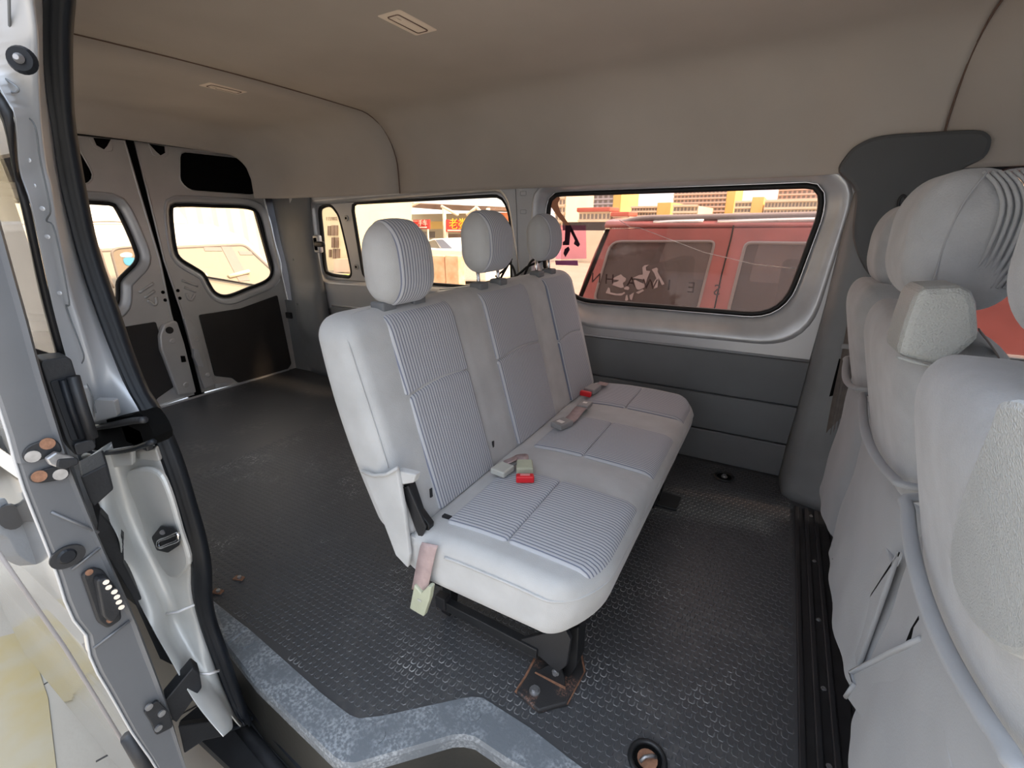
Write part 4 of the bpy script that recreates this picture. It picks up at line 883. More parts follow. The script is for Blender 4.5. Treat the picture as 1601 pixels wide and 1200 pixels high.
# frame under the cushion
def bar(name, a, b, r, m='black_metal', par=bench, seg=6, flat=None): return tube(name, [a, b], r, m, par, seg, flat=flat)
def sqbar(name, a, b, h, w, par=bench, m='black_metal'):
    a, b = np.array(a, float), np.array(b, float); t = b-a; t /= np.linalg.norm(t); s = np.cross(t, (0, 0, 1.0)); s /= np.linalg.norm(s); u = np.cross(s, t)
    V = [p+s*i*w/2+u*j_*h/2 for p in (a, b) for i, j_ in ((-1, -1), (1, -1), (1, 1), (-1, 1))]
    return mk(name, V, [(0, 1, 2, 3), (4, 5, 6, 7), (0, 1, 5, 4), (1, 2, 6, 5), (2, 3, 7, 6), (3, 0, 4, 7)], m, par, bevel=0.002)
sqbar('seat_rail', PY(692, 940, 0.74), PY(842, 1018, 0.74), 0.028, 0.022)
sqbar('seat_rail', (-0.70, 1.70, 0.20), (-0.28, 1.70, 0.20), 0.028, 0.022)
sqbar('cross_member', (-0.62, 0.70, 0.215), (-0.62, 1.86, 0.215), 0.03, 0.03)
sqbar('cross_member', (-0.31, 0.72, 0.212), (-0.31, 1.86, 0.212), 0.03, 0.03)
sqbar('brace', (-0.50, 0.74, 0.22), (-0.44, 0.75, 0.15), 0.016, 0.016)
c = PY(692, 938, 0.735); box('rail_end', c-np.array([0.016, 0.012, 0.02]), c+np.array([0.016, 0.014, 0.018]), 'black_plastic', bench, 0.003)
slab('side_plate', [PY(*p, 0.735) for p in ((812, 1000), (872, 985), (884, 985), (892, 1000), (886, 1040), (872, 1052), (850, 1032))], (0, 0.012, 0), 'black_plastic', bench, bevel=0.002)
def leg(x0, y0):
    lg = sqbar('leg', (x0-0.005, y0, 0.01), (x0+0.02, y0, 0.225), 0.03, 0.035)
    return lg
for (lx, ly) in ((-0.30, 0.80), (-0.28, 1.66), (-0.66, 0.80), (-0.66, 1.70)): leg(lx, ly)
slab('front_post', [PY(*p, 0.775) for p in ((884, 985), (905, 980), (902, 1040), (884, 1068), (876, 1050))], (0, 0.05, 0), 'black_metal', bench, bevel=0.003)
# rusted foot plate
fpz = 0.014
fp_px = [(807, 1080), (822, 1058), (848, 1008), (878, 994), (908, 1022), (913, 1048), (886, 1098), (842, 1110)]
fpl = slab('foot_plate', [PZ(*p, fpz) for p in fp_px], (0, 0, -0.013), 'rust_plate', bench, bevel=0.004)
tube('rust_edge', [PZ(*p, 0.006) for p in fp_px], 0.0045, 'rusty', fpl, 6, closed=True)
slab('foot_bracket', [PY(*p, 0.745) for p in ((836, 1050), (866, 1036), (876, 1040), (882, 1060), (884, 1078))], (0, 0.004, 0), 'black_metal', bench, bevel=0.001)
slab('foot_bracket', [PZ(*p, fpz+0.002) for p in ((836, 1052), (884, 1078), (884, 1070), (845, 1046))], (0, 0, 0.003), 'rusty', bench)
bolt('plate_bolt', PZ(836, 1080, fpz), (0, 0, 1), 0.013, 'steel', fpl)
bolt('bracket_bolt', PY(869, 1050, 0.744), (0, -1, 0), 0.009, 'steel', bench)
fc = slab('far_foot', [(-0.34, 1.62, 0.012), (-0.20, 1.62, 0.012), (-0.20, 1.72, 0.012), (-0.34, 1.72, 0.012)], (0, 0, -0.011), 'black_metal', bench, bevel=0.003)
slab('far_bracket', [PY(*p, 1.60) for p in ((1003, 765), (1028, 730), (1030, 775), (1020, 800), (1000, 798))], (0, 0.03, 0), 'black_metal', bench, bevel=0.003)
# ================================================================== BELTS ON THE BENCH
def strap(name, pts, wdir, w, m, par, n=14):
    P = resample(smooth_open(pts, 6), n); 
    if not isinstance(wdir, list): wdir = [np.array(wdir, float)]*n
    else: wd_ = resample(wdir, n); wdir = [v/np.linalg.norm(v) for v in wd_]
    return loft(name, [[p-d*w/2 for p, d in zip(P, wdir)], [p+d*w/2 for p, d in zip(P, wdir)]], m, par, solid=0.0018)
def block(name, c, ux, uy, uz, lx, ly, lz, m, par, taper=1.0, bevel=0.003):
    c, ux, uy, uz = [np.array(v, float) for v in (c, ux, uy, uz)]
    V = [c+ux*lx/2*sx_+uy*ly/2*sy_*(taper if sx_ > 0 else 1)+uz*(lz/2*sz_) for sz_ in (-1, 1) for sx_, sy_ in ((-1, -1), (1, -1), (1, 1), (-1, 1))]
    return mk(name, V, [(0, 1, 2, 3), (4, 5, 6, 7), (0, 1, 5, 4), (1, 2, 6, 5), (2, 3, 7, 6), (3, 0, 4, 7)], m, par, bevel=bevel)
def uvec(a, b): v = np.array(b)-np.array(a); return v/np.linalg.norm(v)
# hanging belt at the near end
hb = empty('hanging_belt', PY(660, 960, BY0-0.01)); tag(hb, 'pale green belt buckle hanging on pink webbing off the bench end', 'seat belt')
sp = [PY(672, 850, BY0-0.003), PY(669, 858, BY0-0.006), PY(664, 880, BY0-0.012), PY(659, 905, BY0-0.014), PY(655, 924, BY0-0.014)]
strap('webbing', sp, (0.98, 0.05, 0.15), 0.046, 'strap_pink', hb)
bk = [PY(*p, BY0-0.022) for p in ((647, 914), (653, 921), (658, 927), (669, 916), (674, 918), (671, 938), (662, 964), (640, 951))]
bks = slab('buckle', bk, (0, 0.016, 0), 'buckle_green', hb, bevel=0.003)
c = PY(656, 938, BY0-0.0225); slab('buckle_mark', [c+np.array([a*0.006, 0, b*0.003]) for a, b in ((-1, -1), (1, -1), (1, 1), (-1, 1))], (0, -0.0008, 0), 'buckle_white', bks)
ZS = 0.391
def pz(px, py, dz=0.0): return PZ(px, py, ZS+dz)
# pair of buckles near the near panel
b1 = empty('belt_buckle', pz(820, 742)); tag(b1, 'pale green belt buckle with bright red button on the bench cushion', 'seat belt', 'buckle ends lying on the bench')
a0, a1 = pz(820, 726), pz(821, 756); ux = uvec(a0, a1); uz = np.array([0, 0, 1.0]); uy = np.cross(uz, ux)
block('buckle', (a0+a1)/2*0.55+a0*0.45+np.array([0, 0, 0.010]), ux, uy, uz, 0.052, 0.044, 0.020, 'buckle_green', b1, 1.08, 0.004)
bt = block('button', a1*0.88+a0*0.12+np.array([0, 0, 0.010]), ux, uy, uz, 0.020, 0.049, 0.021, 'red_button', b1, 1.0, 0.004)
block('button_face', a1*0.88+a0*0.12+np.array([0, 0, 0.0208]), ux, uy, uz, 0.010, 0.026, 0.0015, 'red_button_light', bt, 1.0, 0.0005)
strap('webbing', [pz(797, 717, 0.002), pz(806, 716, 0.008), pz(818, 717, 0.014), pz(821, 727, 0.008)], [np.array([0.6, 0.5, 0.5]), np.array([0.2, 0.9, 0.3]), np.array([0.0, 1.0, 0.1])], 0.042, 'strap_pink', b1)
b2 = empty('belt_tongue', pz(786, 738)); tag(b2, 'white belt end block on pink webbing beside the near red buckle', 'seat belt', 'buckle ends lying on the bench')
a0, a1 = pz(795, 730), pz(776, 743); ux = uvec(a0, a1); uy = np.cross(uz, ux)
block('end_block', (a0+a1)/2+np.array([0, 0, 0.006]), ux, uy, uz, 0.052, 0.046, 0.018, 'buckle_white', b2, 1.05, 0.004)
block('tongue_plate', a0-ux*0.014+np.array([0, 0, 0.006]), ux, uy, uz, 0.03, 0.026, 0.008, 'buckle_grey', b2, 1.0, 0.002)
strap('webbing', [a0+np.array([0, 0, 0.010]), pz(797, 723, 0.016), pz(798, 719, 0.012), pz(796, 716, 0.004)], [np.array([0.5, 0.8, 0.2]), np.array([0.7, 0.6, 0.2]), np.array([0.8, 0.2, 0.5])], 0.040, 'strap_pink', b2)
b3 = empty('belt_buckle', pz(880, 664)); tag(b3, 'grey belt buckle joined to a second buckle by short pink webbing on the bench middle', 'seat belt', 'buckle ends lying on the bench')
a0, a1 = pz(889, 660), pz(868, 669); ux = uvec(a0, a1); uy = np.cross(uz, ux)
q = block('buckle', (a0+a1)/2+np.array([0, 0, 0.006]), ux, uy, uz, 0.066, 0.046, 0.020, 'buckle_grey', b3, 1.05, 0.004)
block('buckle_mark', (a0+a1)/2+ux*0.008+np.array([0, 0, 0.0165]), ux, uy, uz, 0.018, 0.026, 0.001, 'sign_white', q, 1, 0)
strap('webbing', [a0+np.array([0, 0, 0.008]), pz(897, 650, 0.008), pz(905, 640, 0.010), pz(912, 634, 0.008)], uy, 0.044, 'strap_pink', b3)
c = pz(914, 633, 0.006); q = block('second_buckle', c, uvec(pz(905, 642), pz(918, 630)), np.cross(uz, uvec(pz(905, 642), pz(918, 630))), uz, 0.06, 0.044, 0.018, 'buckle_grey', b3, 1, 0.004)
block('buckle_mark', c+np.array([0.0, 0.004, 0.0095]), (1, 0, 0), (0, 1, 0), uz, 0.016, 0.014, 0.001, 'sign_white', q, 1, 0)
b4 = empty('belt_buckle', pz(926, 612)); tag(b4, 'dark grey belt buckle with red button at the wall end of the bench', 'seat belt', 'buckle ends lying on the bench')
a0, a1 = pz(936, 604), pz(917, 617); ux = uvec(a0, a1); uy = np.cross(uz, ux)
block('buckle', (a0+a1)/2+np.array([0, 0, 0.008]), ux, uy, uz, 0.080, 0.044, 0.022, 'buckle_grey', b4, 1.05, 0.004)
block('button', a1+ux*0.008+np.array([0, 0, 0.008]), ux, uy, uz, 0.018, 0.046, 0.021, 'red_button', b4, 1, 0.004)
strap('webbing', [a0+np.array([0, 0, 0.008]), pz(940, 601, 0.010), pz(944, 598, 0.004), pz(944, 597, 0.002)], uy, 0.042, 'strap_pink', b4)
# ================================================================== FRONT SEATS (seen from behind)
def rx(z): return 0.25 - 0.30*max(0.0, z-0.60)
NPL = ((0.25, 0, 0.6), (1, 0, 0.3))
def PS(px, py, d=0.0):
    p = PP(px, py, *NPL); return p + np.array([-d, 0, 0])
def front_seat(y0, y1, ztop, lab, hr, rim_z=0.60, hem=0.205):
    S = empty('front_seat', (0.42, (y0+y1)/2, 0.0)); tag(S, lab, 'seat', 'front seats seen from behind')
    def w(q):
        x, y, z = q; s = (y-(y0+y1)/2)/((y1-y0)/2)
        b = -0.016*(1-s*s)*math.sin(math.pi*min(1, max(0, (z-0.3)/(ztop-0.3)))) if x < 0.06 else 0
        zz = z
        return np.array([rx(z)+x+b, y, zz])
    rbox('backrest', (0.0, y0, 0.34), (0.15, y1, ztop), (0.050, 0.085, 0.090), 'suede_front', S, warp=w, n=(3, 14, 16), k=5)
    # hanging cover with map pocket
    def w2(q):
        x, y, z = q; s = (y-(y0+y1)/2)/((y1-y0)/2); u = (z-hem)/(0.63-hem)
        if x < 0.06: x += -0.012*(1-s*s) - 0.010*(1-u) + 0.003*math.sin(y*40+z*9)*(1-u) + 0.002*math.sin(z*31)
        return np.array([0.25+x-0.006, y, z+(0.005*math.sin(y*23) if u < 0.2 else 0)])
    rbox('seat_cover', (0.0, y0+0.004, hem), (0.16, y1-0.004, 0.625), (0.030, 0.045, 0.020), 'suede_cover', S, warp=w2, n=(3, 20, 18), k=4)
    rim = [np.array([rx(rim_z+0.02)-0.022-0.012*(1-((y-(y0+y1)/2)/((y1-y0)/2))**2), y, rim_z+0.03+0.030*((y-(y0+y1)/2)/((y1-y0)/2))**2]) for y in np.linspace(y0+0.012, y1-0.012, 18)]
    rim = [np.array([0.258, y1-0.004, rim_z+0.062])]+rim[::-1]+[np.array([0.258, y0+0.004, rim_z+0.062])]
    tube('pocket_rim', smooth_open(rim, 3), 0.0105, 'suede_cover', S, 8, flat=(0.009, 0.006))
    def wh(q):
        x, y, z = q; x0, x1, ya, yb, z0, z1 = hr; u = (z-z0)/(z1-z0); s = (y-(ya+yb)/2)/((yb-ya)/2)
        return np.array([x+0.030*(1-u)*(1 if x > (x0+x1)/2 else 0.2)-0.035*(u-0.5)*0, (ya+yb)/2+(y-(ya+yb)/2)*(1-0.10*u*u), z-0.02*(1 if x < (x0+x1)/2 else 0)*u*0.0])
    x0, x1, ya, yb, z0, z1 = hr
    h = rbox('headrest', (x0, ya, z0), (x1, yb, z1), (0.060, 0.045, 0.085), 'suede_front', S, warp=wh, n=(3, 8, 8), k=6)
    prof_ = [np.array(wh(np.array([x0+a, ya+0.020, z]))) for a, z in ((0.036, z0+0.012), (0.040, z0+0.06), (0.042, (z0+z1)/2), (0.052, z1-0.05), (0.068, z1-0.010))]
    tube('stitch_line', smooth_open([p+np.array([0, -0.017, 0]) for p in prof_], 4), 0.0016, 'suede_cover', h, 5)
    for yp in (ya+0.06, yb-0.06):
        tube('post', [(x0+0.06, yp, ztop-0.04), (x0+0.06, yp, z0+0.03)], 0.006, 'black_metal', h, 8)
    return S
s3 = front_seat(1.36, 1.70, 0.905, 'grey suede front seat closest to the door pillar, small dark-shaded headrest', (0.195, 0.305, 1.44, 1.66, 0.885, 1.088))
s2 = front_seat(0.845, 1.335, 0.895, 'grey suede front seat with textured plastic shoulder shell, between two other seats', (0.165, 0.300, 0.955, 1.19, 0.915, 1.125))
s1 = front_seat(0.38, 0.825, 0.895, 'grey suede front seat closest to the open doorway with oval vinyl back panel', (0.205, 0.33, 0.49, 0.735, 0.925, 1.13))
# textured shoulder shell (belt outlet) on the middle seat
sh = [(1402, 556), (1418, 500), (1434, 456), (1448, 449), (1504, 447), (1522, 456), (1530, 474), (1534, 530), (1482, 573), (1448, 569)]
shl = slab('shoulder_shell', [PY(*p, 0.832) for p in sh], (-0.004, 0.085, 0), 'vinyl_shell', s2, bevel=0.010)
tube('shell_edge', [PY(*p, 0.830) for p in ((1402, 558), (1448, 571), (1482, 575), (1512, 556))], 0.0022, 'vinyl_shell', shl, 6)
strap('belt_webbing', [PY(*p, 0.87) for p in ((1532, 515), (1548, 535), (1562, 556))], (0.2, 1, 0), 0.03, 'strap_brown', s2)
# ribbed front of the middle headrest
for k in range(9):
    a = 0.242+0.008*k
    tube('gathered_fold', smooth_open([(a+0.004, 0.966, 0.955), (a+0.016, 0.957, 1.0), (a+0.020, 0.958, 1.06), (a+0.010, 0.968, 1.095), (a-0.006, 0.985, 1.118)], 4), 0.0026, 'suede_front', s2, 6)
# oval vinyl panel on the near seat
vp = [(1618, 630), (1592, 672), (1555, 745), (1528, 812), (1517, 865), (1520, 914), (1538, 958), (1570, 1000), (1620, 1036), (1680, 1040), (1740, 960), (1750, 800), (1700, 660)]
slab('vinyl_panel', smooth_closed([PS(*p, 0.016) for p in vp], 5), (0.02, 0, 0), 'vinyl', s1, bevel=0.006)
# sagging pocket corners of the seat covers
def pocket(pts, par, x=0.236, t=0.008, lim=(0.842, 1.335)): return slab('map_pocket', [np.array([q[0], np.clip(q[1], lim[0], lim[1]), q[2]]) for q in [PX(*p, x) for p in pts]], (t, 0, 0), 'suede_cover', par, bevel=0.003)
pocket([(1336, 842), (1312, 857), (1304, 866), (1305, 878), (1316, 892), (1322, 915), (1332, 975), (1338, 1044), (1405, 1012), (1428, 982), (1436, 962), (1420, 935), (1394, 880), (1372, 815), (1362, 768)], s2)
tube('pocket_hem', [PX(*p, 0.234) for p in ((1336, 842), (1310, 858), (1304, 874), (1317, 893))], 0.004, 'suede_cover', s2, 6)
pocket([(1440, 998), (1400, 1018), (1338, 1046), (1330, 1052), (1334, 1066), (1322, 1088), (1346, 1122), (1372, 1195), (1392, 1260), (1500, 1260), (1475, 1130)], s1, 0.230, lim=(0.38, 0.836))
tube('pocket_hem', [PX(*p, 0.228) for p in ((1440, 998), (1390, 1020), (1330, 1051), (1336, 1068), (1322, 1089))], 0.004, 'suede_cover', s1, 6)
slab('pocket_gap', [PX(*p, 0.2295) for p in ((1436, 962), (1441, 992), (1416, 1002), (1424, 982))], (0.002, 0, 0), 'black_void', s1)
# pedestals under the seats and floor track
ped = empty('seat_pedestal', (0.6, 1.1, 0)); tag(ped, 'black box pedestal carrying the front seats', 'pedestal')
rbox('pedestal_box', (0.315, 0.43, 0.0), (0.95, 1.80, 0.190), 0.02, 'step_dark', ped, n=(2, 2, 2), k=3)
rbox('pedestal_cover', (0.30, 0.43, 0.0), (0.318, 1.80, 0.05), 0.006, 'black_plastic', ped, n=(2, 2, 2), k=2)
oval = disc('pressed_oval', PX(1303, 935, 0.312), (-1, 0, 0), 0.05, 0.002, 'black_plastic', ped, 20, sq=(0.055, 0.03))
for s_, z_ in ((s1, 0), (s2, 0), (s3, 0)):
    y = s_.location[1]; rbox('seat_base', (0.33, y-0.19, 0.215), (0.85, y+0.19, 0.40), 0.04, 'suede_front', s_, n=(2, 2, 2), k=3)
trk = empty('floor_track', (0.24, 1.25, 0)); tag(trk, 'black metal floor track with screws running in front of the seat pedestal', 'floor track')
box('track_base', (0.194, 0.66, 0.0), (0.300, 1.875, 0.006), 'black_metal', trk, 0.002)
for x in (0.200, 0.231, 0.262): box('track_ridge', (x-0.007, 0.66, 0.0055), (x+0.007, 1.87, 0.014), 'black_plastic', trk, 0.003)
for y in (1.83, 1.55, 1.28, 1.05, 0.86): bolt('screw', (0.247, y, 0.006), (0, 0, 1), 0.006, 'steel', trk)
# floor anchors
def anchor(p, lab, r=0.036, loop=False):
    a = empty('floor_anchor', p); tag(a, lab, 'anchor')
    p = np.array(p); tube('rim', [p+np.array([r*math.cos(t), r*math.sin(t)*1.05, 0.003]) for t in np.linspace(0, 2*math.pi, 24, endpoint=False)], 0.006, 'black_metal', a, 8, closed=True)
    disc('cup', p+np.array([0, 0, 0.0005]), (0, 0, 1), r, 0.002, 'black_void', a, 22)
    if loop:
        disc('cup_bottom', p+np.array([0, 0, 0.0025]), (0, 0, 1), r*0.6, 0.002, 'rusty', a, 18)
        tube('loop', [p+np.array([-0.012, -0.012, 0.004]), p+np.array([-0.005, -0.004, 0.012]), p+np.array([0.008, 0.006, 0.012]), p+np.array([0.014, 0.012, 0.004])], 0.004, 'steel', a, 8)
    else: bolt('bolt', p+np.array([0, 0, 0.0025]), (0, 0, 1), 0.013, 'steel', a)
    return a
anchor(PZ(1132, 746, 0), 'round black floor anchor cup beside the far wall trim')
anchor(PZ(1012, 1188, 0), 'rusty recessed floor anchor at the edge of the entry step', 0.034, True)
for p, lab in (((374, 905), 'small rusty clip lying on the floor near the door seal'), ((341, 926), 'rusty bracket tucked under the door seal foot')):
    c = PZ(*p, 0.0); a = empty('rusty_clip', c); tag(a, lab, 'clip')
    block('clip_plate', c+np.array([0, 0, 0.004]), (0.9, 0.3, 0), (-0.3, 0.9, 0), (0, 0, 1), 0.034, 0.020, 0.006, 'rusty', a, 0.8, 0.002)
    disc('clip_stud', c+np.array([0.004, 0, 0.007]), (0, 0, 1), 0.006, 0.006, 'steel', a, 8)
# loose wiring and papers on the far window ledge
cb_ = empty('cable_bundle', (-1.15, 2.085, 0.78)); tag(cb_, 'loose black cables hanging behind the bench between two headrests', 'cable')
for pts in ([(800, 436), (815, 425), (826, 416), (846, 408), (858, 400)], [(775, 432), (788, 422), (796, 412), (803, 420), (808, 440)], [(820, 430), (828, 412), (836, 405), (850, 402)], [(782, 436), (792, 418), (800, 404)]):
    tube('cable', smooth_open([PY(*p, 2.09) for p in pts], 5), 0.006, 'gasket', cb_, 6)
pp_ = empty('paper_stack', PY(705, 452, 2.06)); tag(pp_, 'folded grey papers on the ledge behind the near headrest', 'papers')
for k in range(3):
    c = PY(700+k*8, 450-k*3, 2.06); block('folded_sheet', c+np.array([0, 0, -0.03+0.006*k]), (0.95, 0.1*k, 0.12), (0, 1, 0), (-0.1, 0, 1), 0.20, 0.05, 0.006, 'paper', pp_, 0.9, 0.001)
# ================================================================== OUTSIDE
# ---- red off-road wagon parked alongside
SY = 3.02
suv = empty('red_suv', (0.9, SY+0.9, GZ)); tag(suv, 'dusty red station wagon with grey roof rails parked beside the far wall', 'car')
def sp2(px, py, dy=0.0): return PY(px, py, SY+dy)
rz = sp2(1200, 352)[2]
qg = roundpoly([sp2(*p) for p in ((955, 377), (1118, 377), (1090, 486), (928, 470))], [0.07, 0.03, 0.03, 0.05], 4)
dg = roundpoly([sp2(1166, 379), sp2(1330, 381), np.array([sp2(1330, 381)[0], SY, sp2(1140, 490)[2]]), sp2(1138, 488)], 0.03, 3)
rear = [sp2(*p) for p in ((947, 358), (930, 395), (914, 435), (898, 480))]
xF = 3.6
body = [rear[0], rear[1], rear[2], rear[3], np.array([rear[3][0]-0.05, SY, 0.2]), np.array([rear[3][0]-0.05, SY, -0.32]), np.array([xF, SY, -0.32]), np.array([xF, SY, 0.35]), np.array([2.3, SY, 0.45]), np.array([1.6, SY, rz-0.06]), np.array([1.2, SY, rz])]
slab('side_panel', body, (0, 0.03, 0), 'suv_red', suv, holes=[qg, dg])
slab('side_panel', [p+np.array([0, 1.72, 0]) for p in body], (0, 0.03, 0), 'suv_red', suv, holes=[[p+np.array([0, 1.72, 0]) for p in h] for h in (qg, dg)])
rf = [np.array([rear[0][0]+0.03, SY, rz]), np.array([1.25, SY, rz])]
roof_r = []
for t in np.linspace(0, math.pi, 13):
    yy_ = SY+0.87-0.87*math.cos(t); zz_ = rz+0.055*math.sin(t)**0.6 if 0 < t < math.pi else rz
    roof_r.append([np.array([x, yy_, zz_]) for x in np.linspace(rear[0][0]-0.01, 1.25, 8)])
loft('roof', roof_r, 'suv_red', suv, solid=0.02)
slab('floor_pan', [np.array([rear[3][0], SY, -0.3]), np.array([xF, SY, -0.3]), np.array([xF, SY+1.75, -0.3]), np.array([rear[3][0], SY+1.75, -0.3])], (0, 0, 0.1), 'black_void', suv)
slab('tailgate', [rear[0], rear[3], rear[3]+np.array([0, 1.75, 0]), rear[0]+np.array([0, 1.75, 0])], (0.03, 0, 0), 'suv_red', suv)
slab('tail_lower', [rear[3], np.array([rear[3][0]-0.05, SY, -0.32]), np.array([rear[3][0]-0.05, SY+1.75, -0.32]), rear[3]+np.array([0, 1.75, 0])], (0.03, 0, 0), 'suv_red', suv)
slab('bonnet', [np.array([2.3, SY, 0.45]), np.array([xF, SY, 0.35]), np.array([xF, SY+1.75, 0.35]), np.array([2.3, SY+1.75, 0.45])], (0, 0, -0.03), 'suv_red', suv)
slab('nose', [np.array([xF, SY, -0.32]), np.array([xF, SY+1.75, -0.32]), np.array([xF, SY+1.75, 0.35]), np.array([xF, SY, 0.35])], (-0.03, 0, 0), 'suv_red', suv)
slab('side_glass', [p+np.array([0, 0.012, 0]) for p in qg], (0, 0.004, 0), mat_glass('suv_tint', (0.45, 0.43, 0.45), 0.10), suv)
slab('side_glass', [p+np.array([0, 0.012, 0]) for p in dg], (0, 0.004, 0), 'suv_tint', suv)
slab('side_glass', [p+np.array([0, 1.73, 0]) for p in qg], (0, 0.004, 0), 'suv_tint', suv)
slab('side_glass', [p+np.array([0, 1.73, 0]) for p in dg], (0, 0.004, 0), 'suv_tint', suv)
tube('glass_trim', qg, 0.008, 'rail_grey', suv, 6, closed=True); tube('glass_trim', dg, 0.010, 'rail_grey', suv, 6, closed=True)
tube('door_gap', [sp2(*p, -0.002) for p in ((1147, 352), (1143, 372), (1128, 430), (1117, 482), (1112, 510))], 0.004, 'black_void', suv, 5)
rl_ = smooth_open([sp2(*p, 0.05) for p in ((962, 352), (985, 345), (1012, 341), (1060, 340), (1280, 336), (1420, 332))], 4)
tube('roof_rail', rl_, 0.022, 'rail_grey', suv, 8, flat=(0.02, 0.018))
for a, b in (((1022, 348), (1100, 346)), ((1122, 347), (1400, 341))): tube('rail_insert', [sp2(*a, 0.03), sp2(*b, 0.03)], 0.016, 'rail_silver', suv, 8)
for (x0, x1) in ((0.0, 0.5), (-0.85, -0.45)):
    for k in range(2):
        rbox('car_seat', (x0, SY+0.3+0.75*k, -0.1), (x0+0.16, SY+0.85+0.75*k, 0.76), 0.05, 'suv_seat', suv, n=(2, 2, 2), k=2)
for wx in (rear[3][0]+0.75, 2.75):
    for wy in (SY-0.01, SY+1.55): disc('wheel', (wx, wy, GZ+0.355), (0, 1, 0), 0.355, 0.22, 'rubber', suv, 24)
cs = [[(310, 400), (470, 325), (500, 360), (560, 400), (545, 450), (500, 480), (520, 560), (470, 570), (320, 520), (300, 480), (400, 460), (440, 430), (330, 420)],
      [(195, 660), (240, 560), (270, 580), (280, 650), (400, 675), (500, 660), (520, 640), (545, 660), (480, 705), (360, 700)],
      [(520, 570), (580, 530), (620, 570), (600, 605), (530, 595)],
      [(680, 390), (790, 340), (860, 330), (850, 200), (890, 165), (970, 155), (910, 200), (920, 260), (990, 270), (930, 420), (900, 540), (880, 520), (870, 420), (760, 400)],
      [(670, 450), (720, 425), (880, 500), (890, 560), (800, 600), (760, 600), (720, 540)],
      [(735, 650), (860, 590), (880, 620), (780, 675)],
      [(1015, 240), (1100, 205), (1130, 230), (1120, 280), (1245, 500), (1200, 520), (1140, 390), (1130, 480), (1120, 560), (1040, 590), (1050, 470), (1100, 400), (1060, 300)],
      [(540, 790), (560, 700), (580, 690), (600, 780), (570, 800)], [(620, 700), (700, 650), (690, 690), (660, 790), (630, 770)]]
for st in cs: slab('painted_stroke', [sp2(930+a/11.43, 400+b/11.43, 0.006) for a, b in st], (0, -0.002, 0), 'chalk', suv)
# ---- white vans behind the rear doors
va = empty('white_van', (-6.4, 2.0, GZ)); tag(va, 'white high-roof van facing the rear doors, windscreen in view', 'van')
def vprof(y, s=0.0):
    return [np.array([x, y, z]) for x, z in ((-4.15, GZ+0.25), (-4.15, 0.10), (-4.38, 0.34), (-4.98, 0.845+s), (-5.10, 0.93+s), (-5.6, 1.045+s), (-9.0, 1.08+s), (-9.0, GZ+0.25))]
ymx = PX(397, 380, -4.98)[1]; ymn = ymx-1.72
slab('van_body', vprof(ymn), (0, ymx-ymn, 0), 'van_white', va, bevel=0.07)
wsA = [(-4.385, ymn+0.10, 0.37), (-4.385, ymx-0.03, 0.37), (-4.965, ymx-0.12, 0.83), (-4.965, ymn+0.12, 0.83)]
nA = np.array([0.62, 0, 0.78]); wsl = roundpoly([np.array(p)+nA*0.012 for p in wsA], 0.07, 5)
slab('windscreen', wsl, -nA*0.01, 'van_glass', va)
tube('windscreen_seal', wsl, 0.018, 'rail_grey', va, 6, closed=True)
slab('high_roof', [np.array([x, ymn+0.12, z]) for x, z in ((-5.75, 1.04), (-5.95, 1.22), (-6.3, 1.34), (-9.0, 1.36), (-9.0, 1.04))], (0, ymx-ymn-0.30, 0), 'van_white', va, bevel=0.06)
for k, yy_ in enumerate(np.linspace(ymn+0.35, ymx-0.55, 3)): tube('dash_item', [(-4.60, yy_, 0.57), (-4.62, yy_+0.22, 0.60)], 0.02, 'cream_wall', va, 8)
for pts in ([(345, 387), (362, 387), (390, 440), (373, 441)], [(318, 388), (345, 388), (347, 394), (320, 394)], [(372, 394), (392, 394), (395, 400), (375, 400)]):
    slab('cab_fitting', [PP(*p, wsA[0], nA)+nA*0.016 for p in pts], -nA*0.004, 'rail_grey', va)
tube('wiper', [np.array([-4.42, ymx-0.2, 0.40])+nA*0.03, np.array([-4.62, ymx-0.75, 0.56])+nA*0.03], 0.010, 'rubber', va, 6)
for wx in (-5.0, -8.2):
    for wy in (ymn-0.01, ymx-0.2): disc('wheel', (wx, wy, GZ+0.34), (0, 1, 0), 0.34, 0.21, 'rubber', va, 22)
vb = empty('white_minivan', (-5.3, 0.6, GZ)); tag(vb, 'white minivan beside the high-roof van with blue sticker on its window', 'van')
xb = -4.45; yb1 = ymn-0.12
slab('van_body', [np.array([xb, -1.0, GZ+0.2]), np.array([xb, yb1, GZ+0.2]), np.array([xb, yb1, 0.80]), np.array([xb, yb1-0.10, 1.02]), np.array([xb, -0.9, 1.08]), np.array([xb, -1.0, 0.8])], (-4.2, 0, 0), 'van_white', vb, bevel=0.06)
wq = roundpoly([PX(*p, xb+0.004) for p in ((174, 394), (182, 388), (215, 385), (232, 440), (236, 470), (192, 460))], 0.04, 4)
slab('side_glass', wq, (0.003, 0, 0), 'van_glass', vb); tube('glass_seal', wq, 0.010, 'rail_grey', vb, 6, closed=True)
slab('blue_sticker', smooth_closed([PX(*p, xb+0.009) for p in ((193, 404), (202, 402), (211, 404), (210, 412), (202, 415), (195, 412))], 3), (0.001, 0, 0), 'blue_sticker', vb)
slab('oval_sticker', smooth_closed([PX(*p, xb+0.009) for p in ((188, 397), (197, 394), (206, 396), (206, 401), (196, 402), (189, 401))], 3), (0.001, 0, 0), 'sign_white', vb)
tube('body_crease', smooth_open([PX(*p, xb+0.004) for p in ((145, 380), (156, 390), (166, 420), (178, 450))], 3), 0.008, 'rail_grey', vb, 6)
tube('body_crease', smooth_open([PX(*p, xb+0.004) for p in ((140, 347), (170, 346), (192, 347))], 3), 0.006, 'rail_grey', vb, 6)
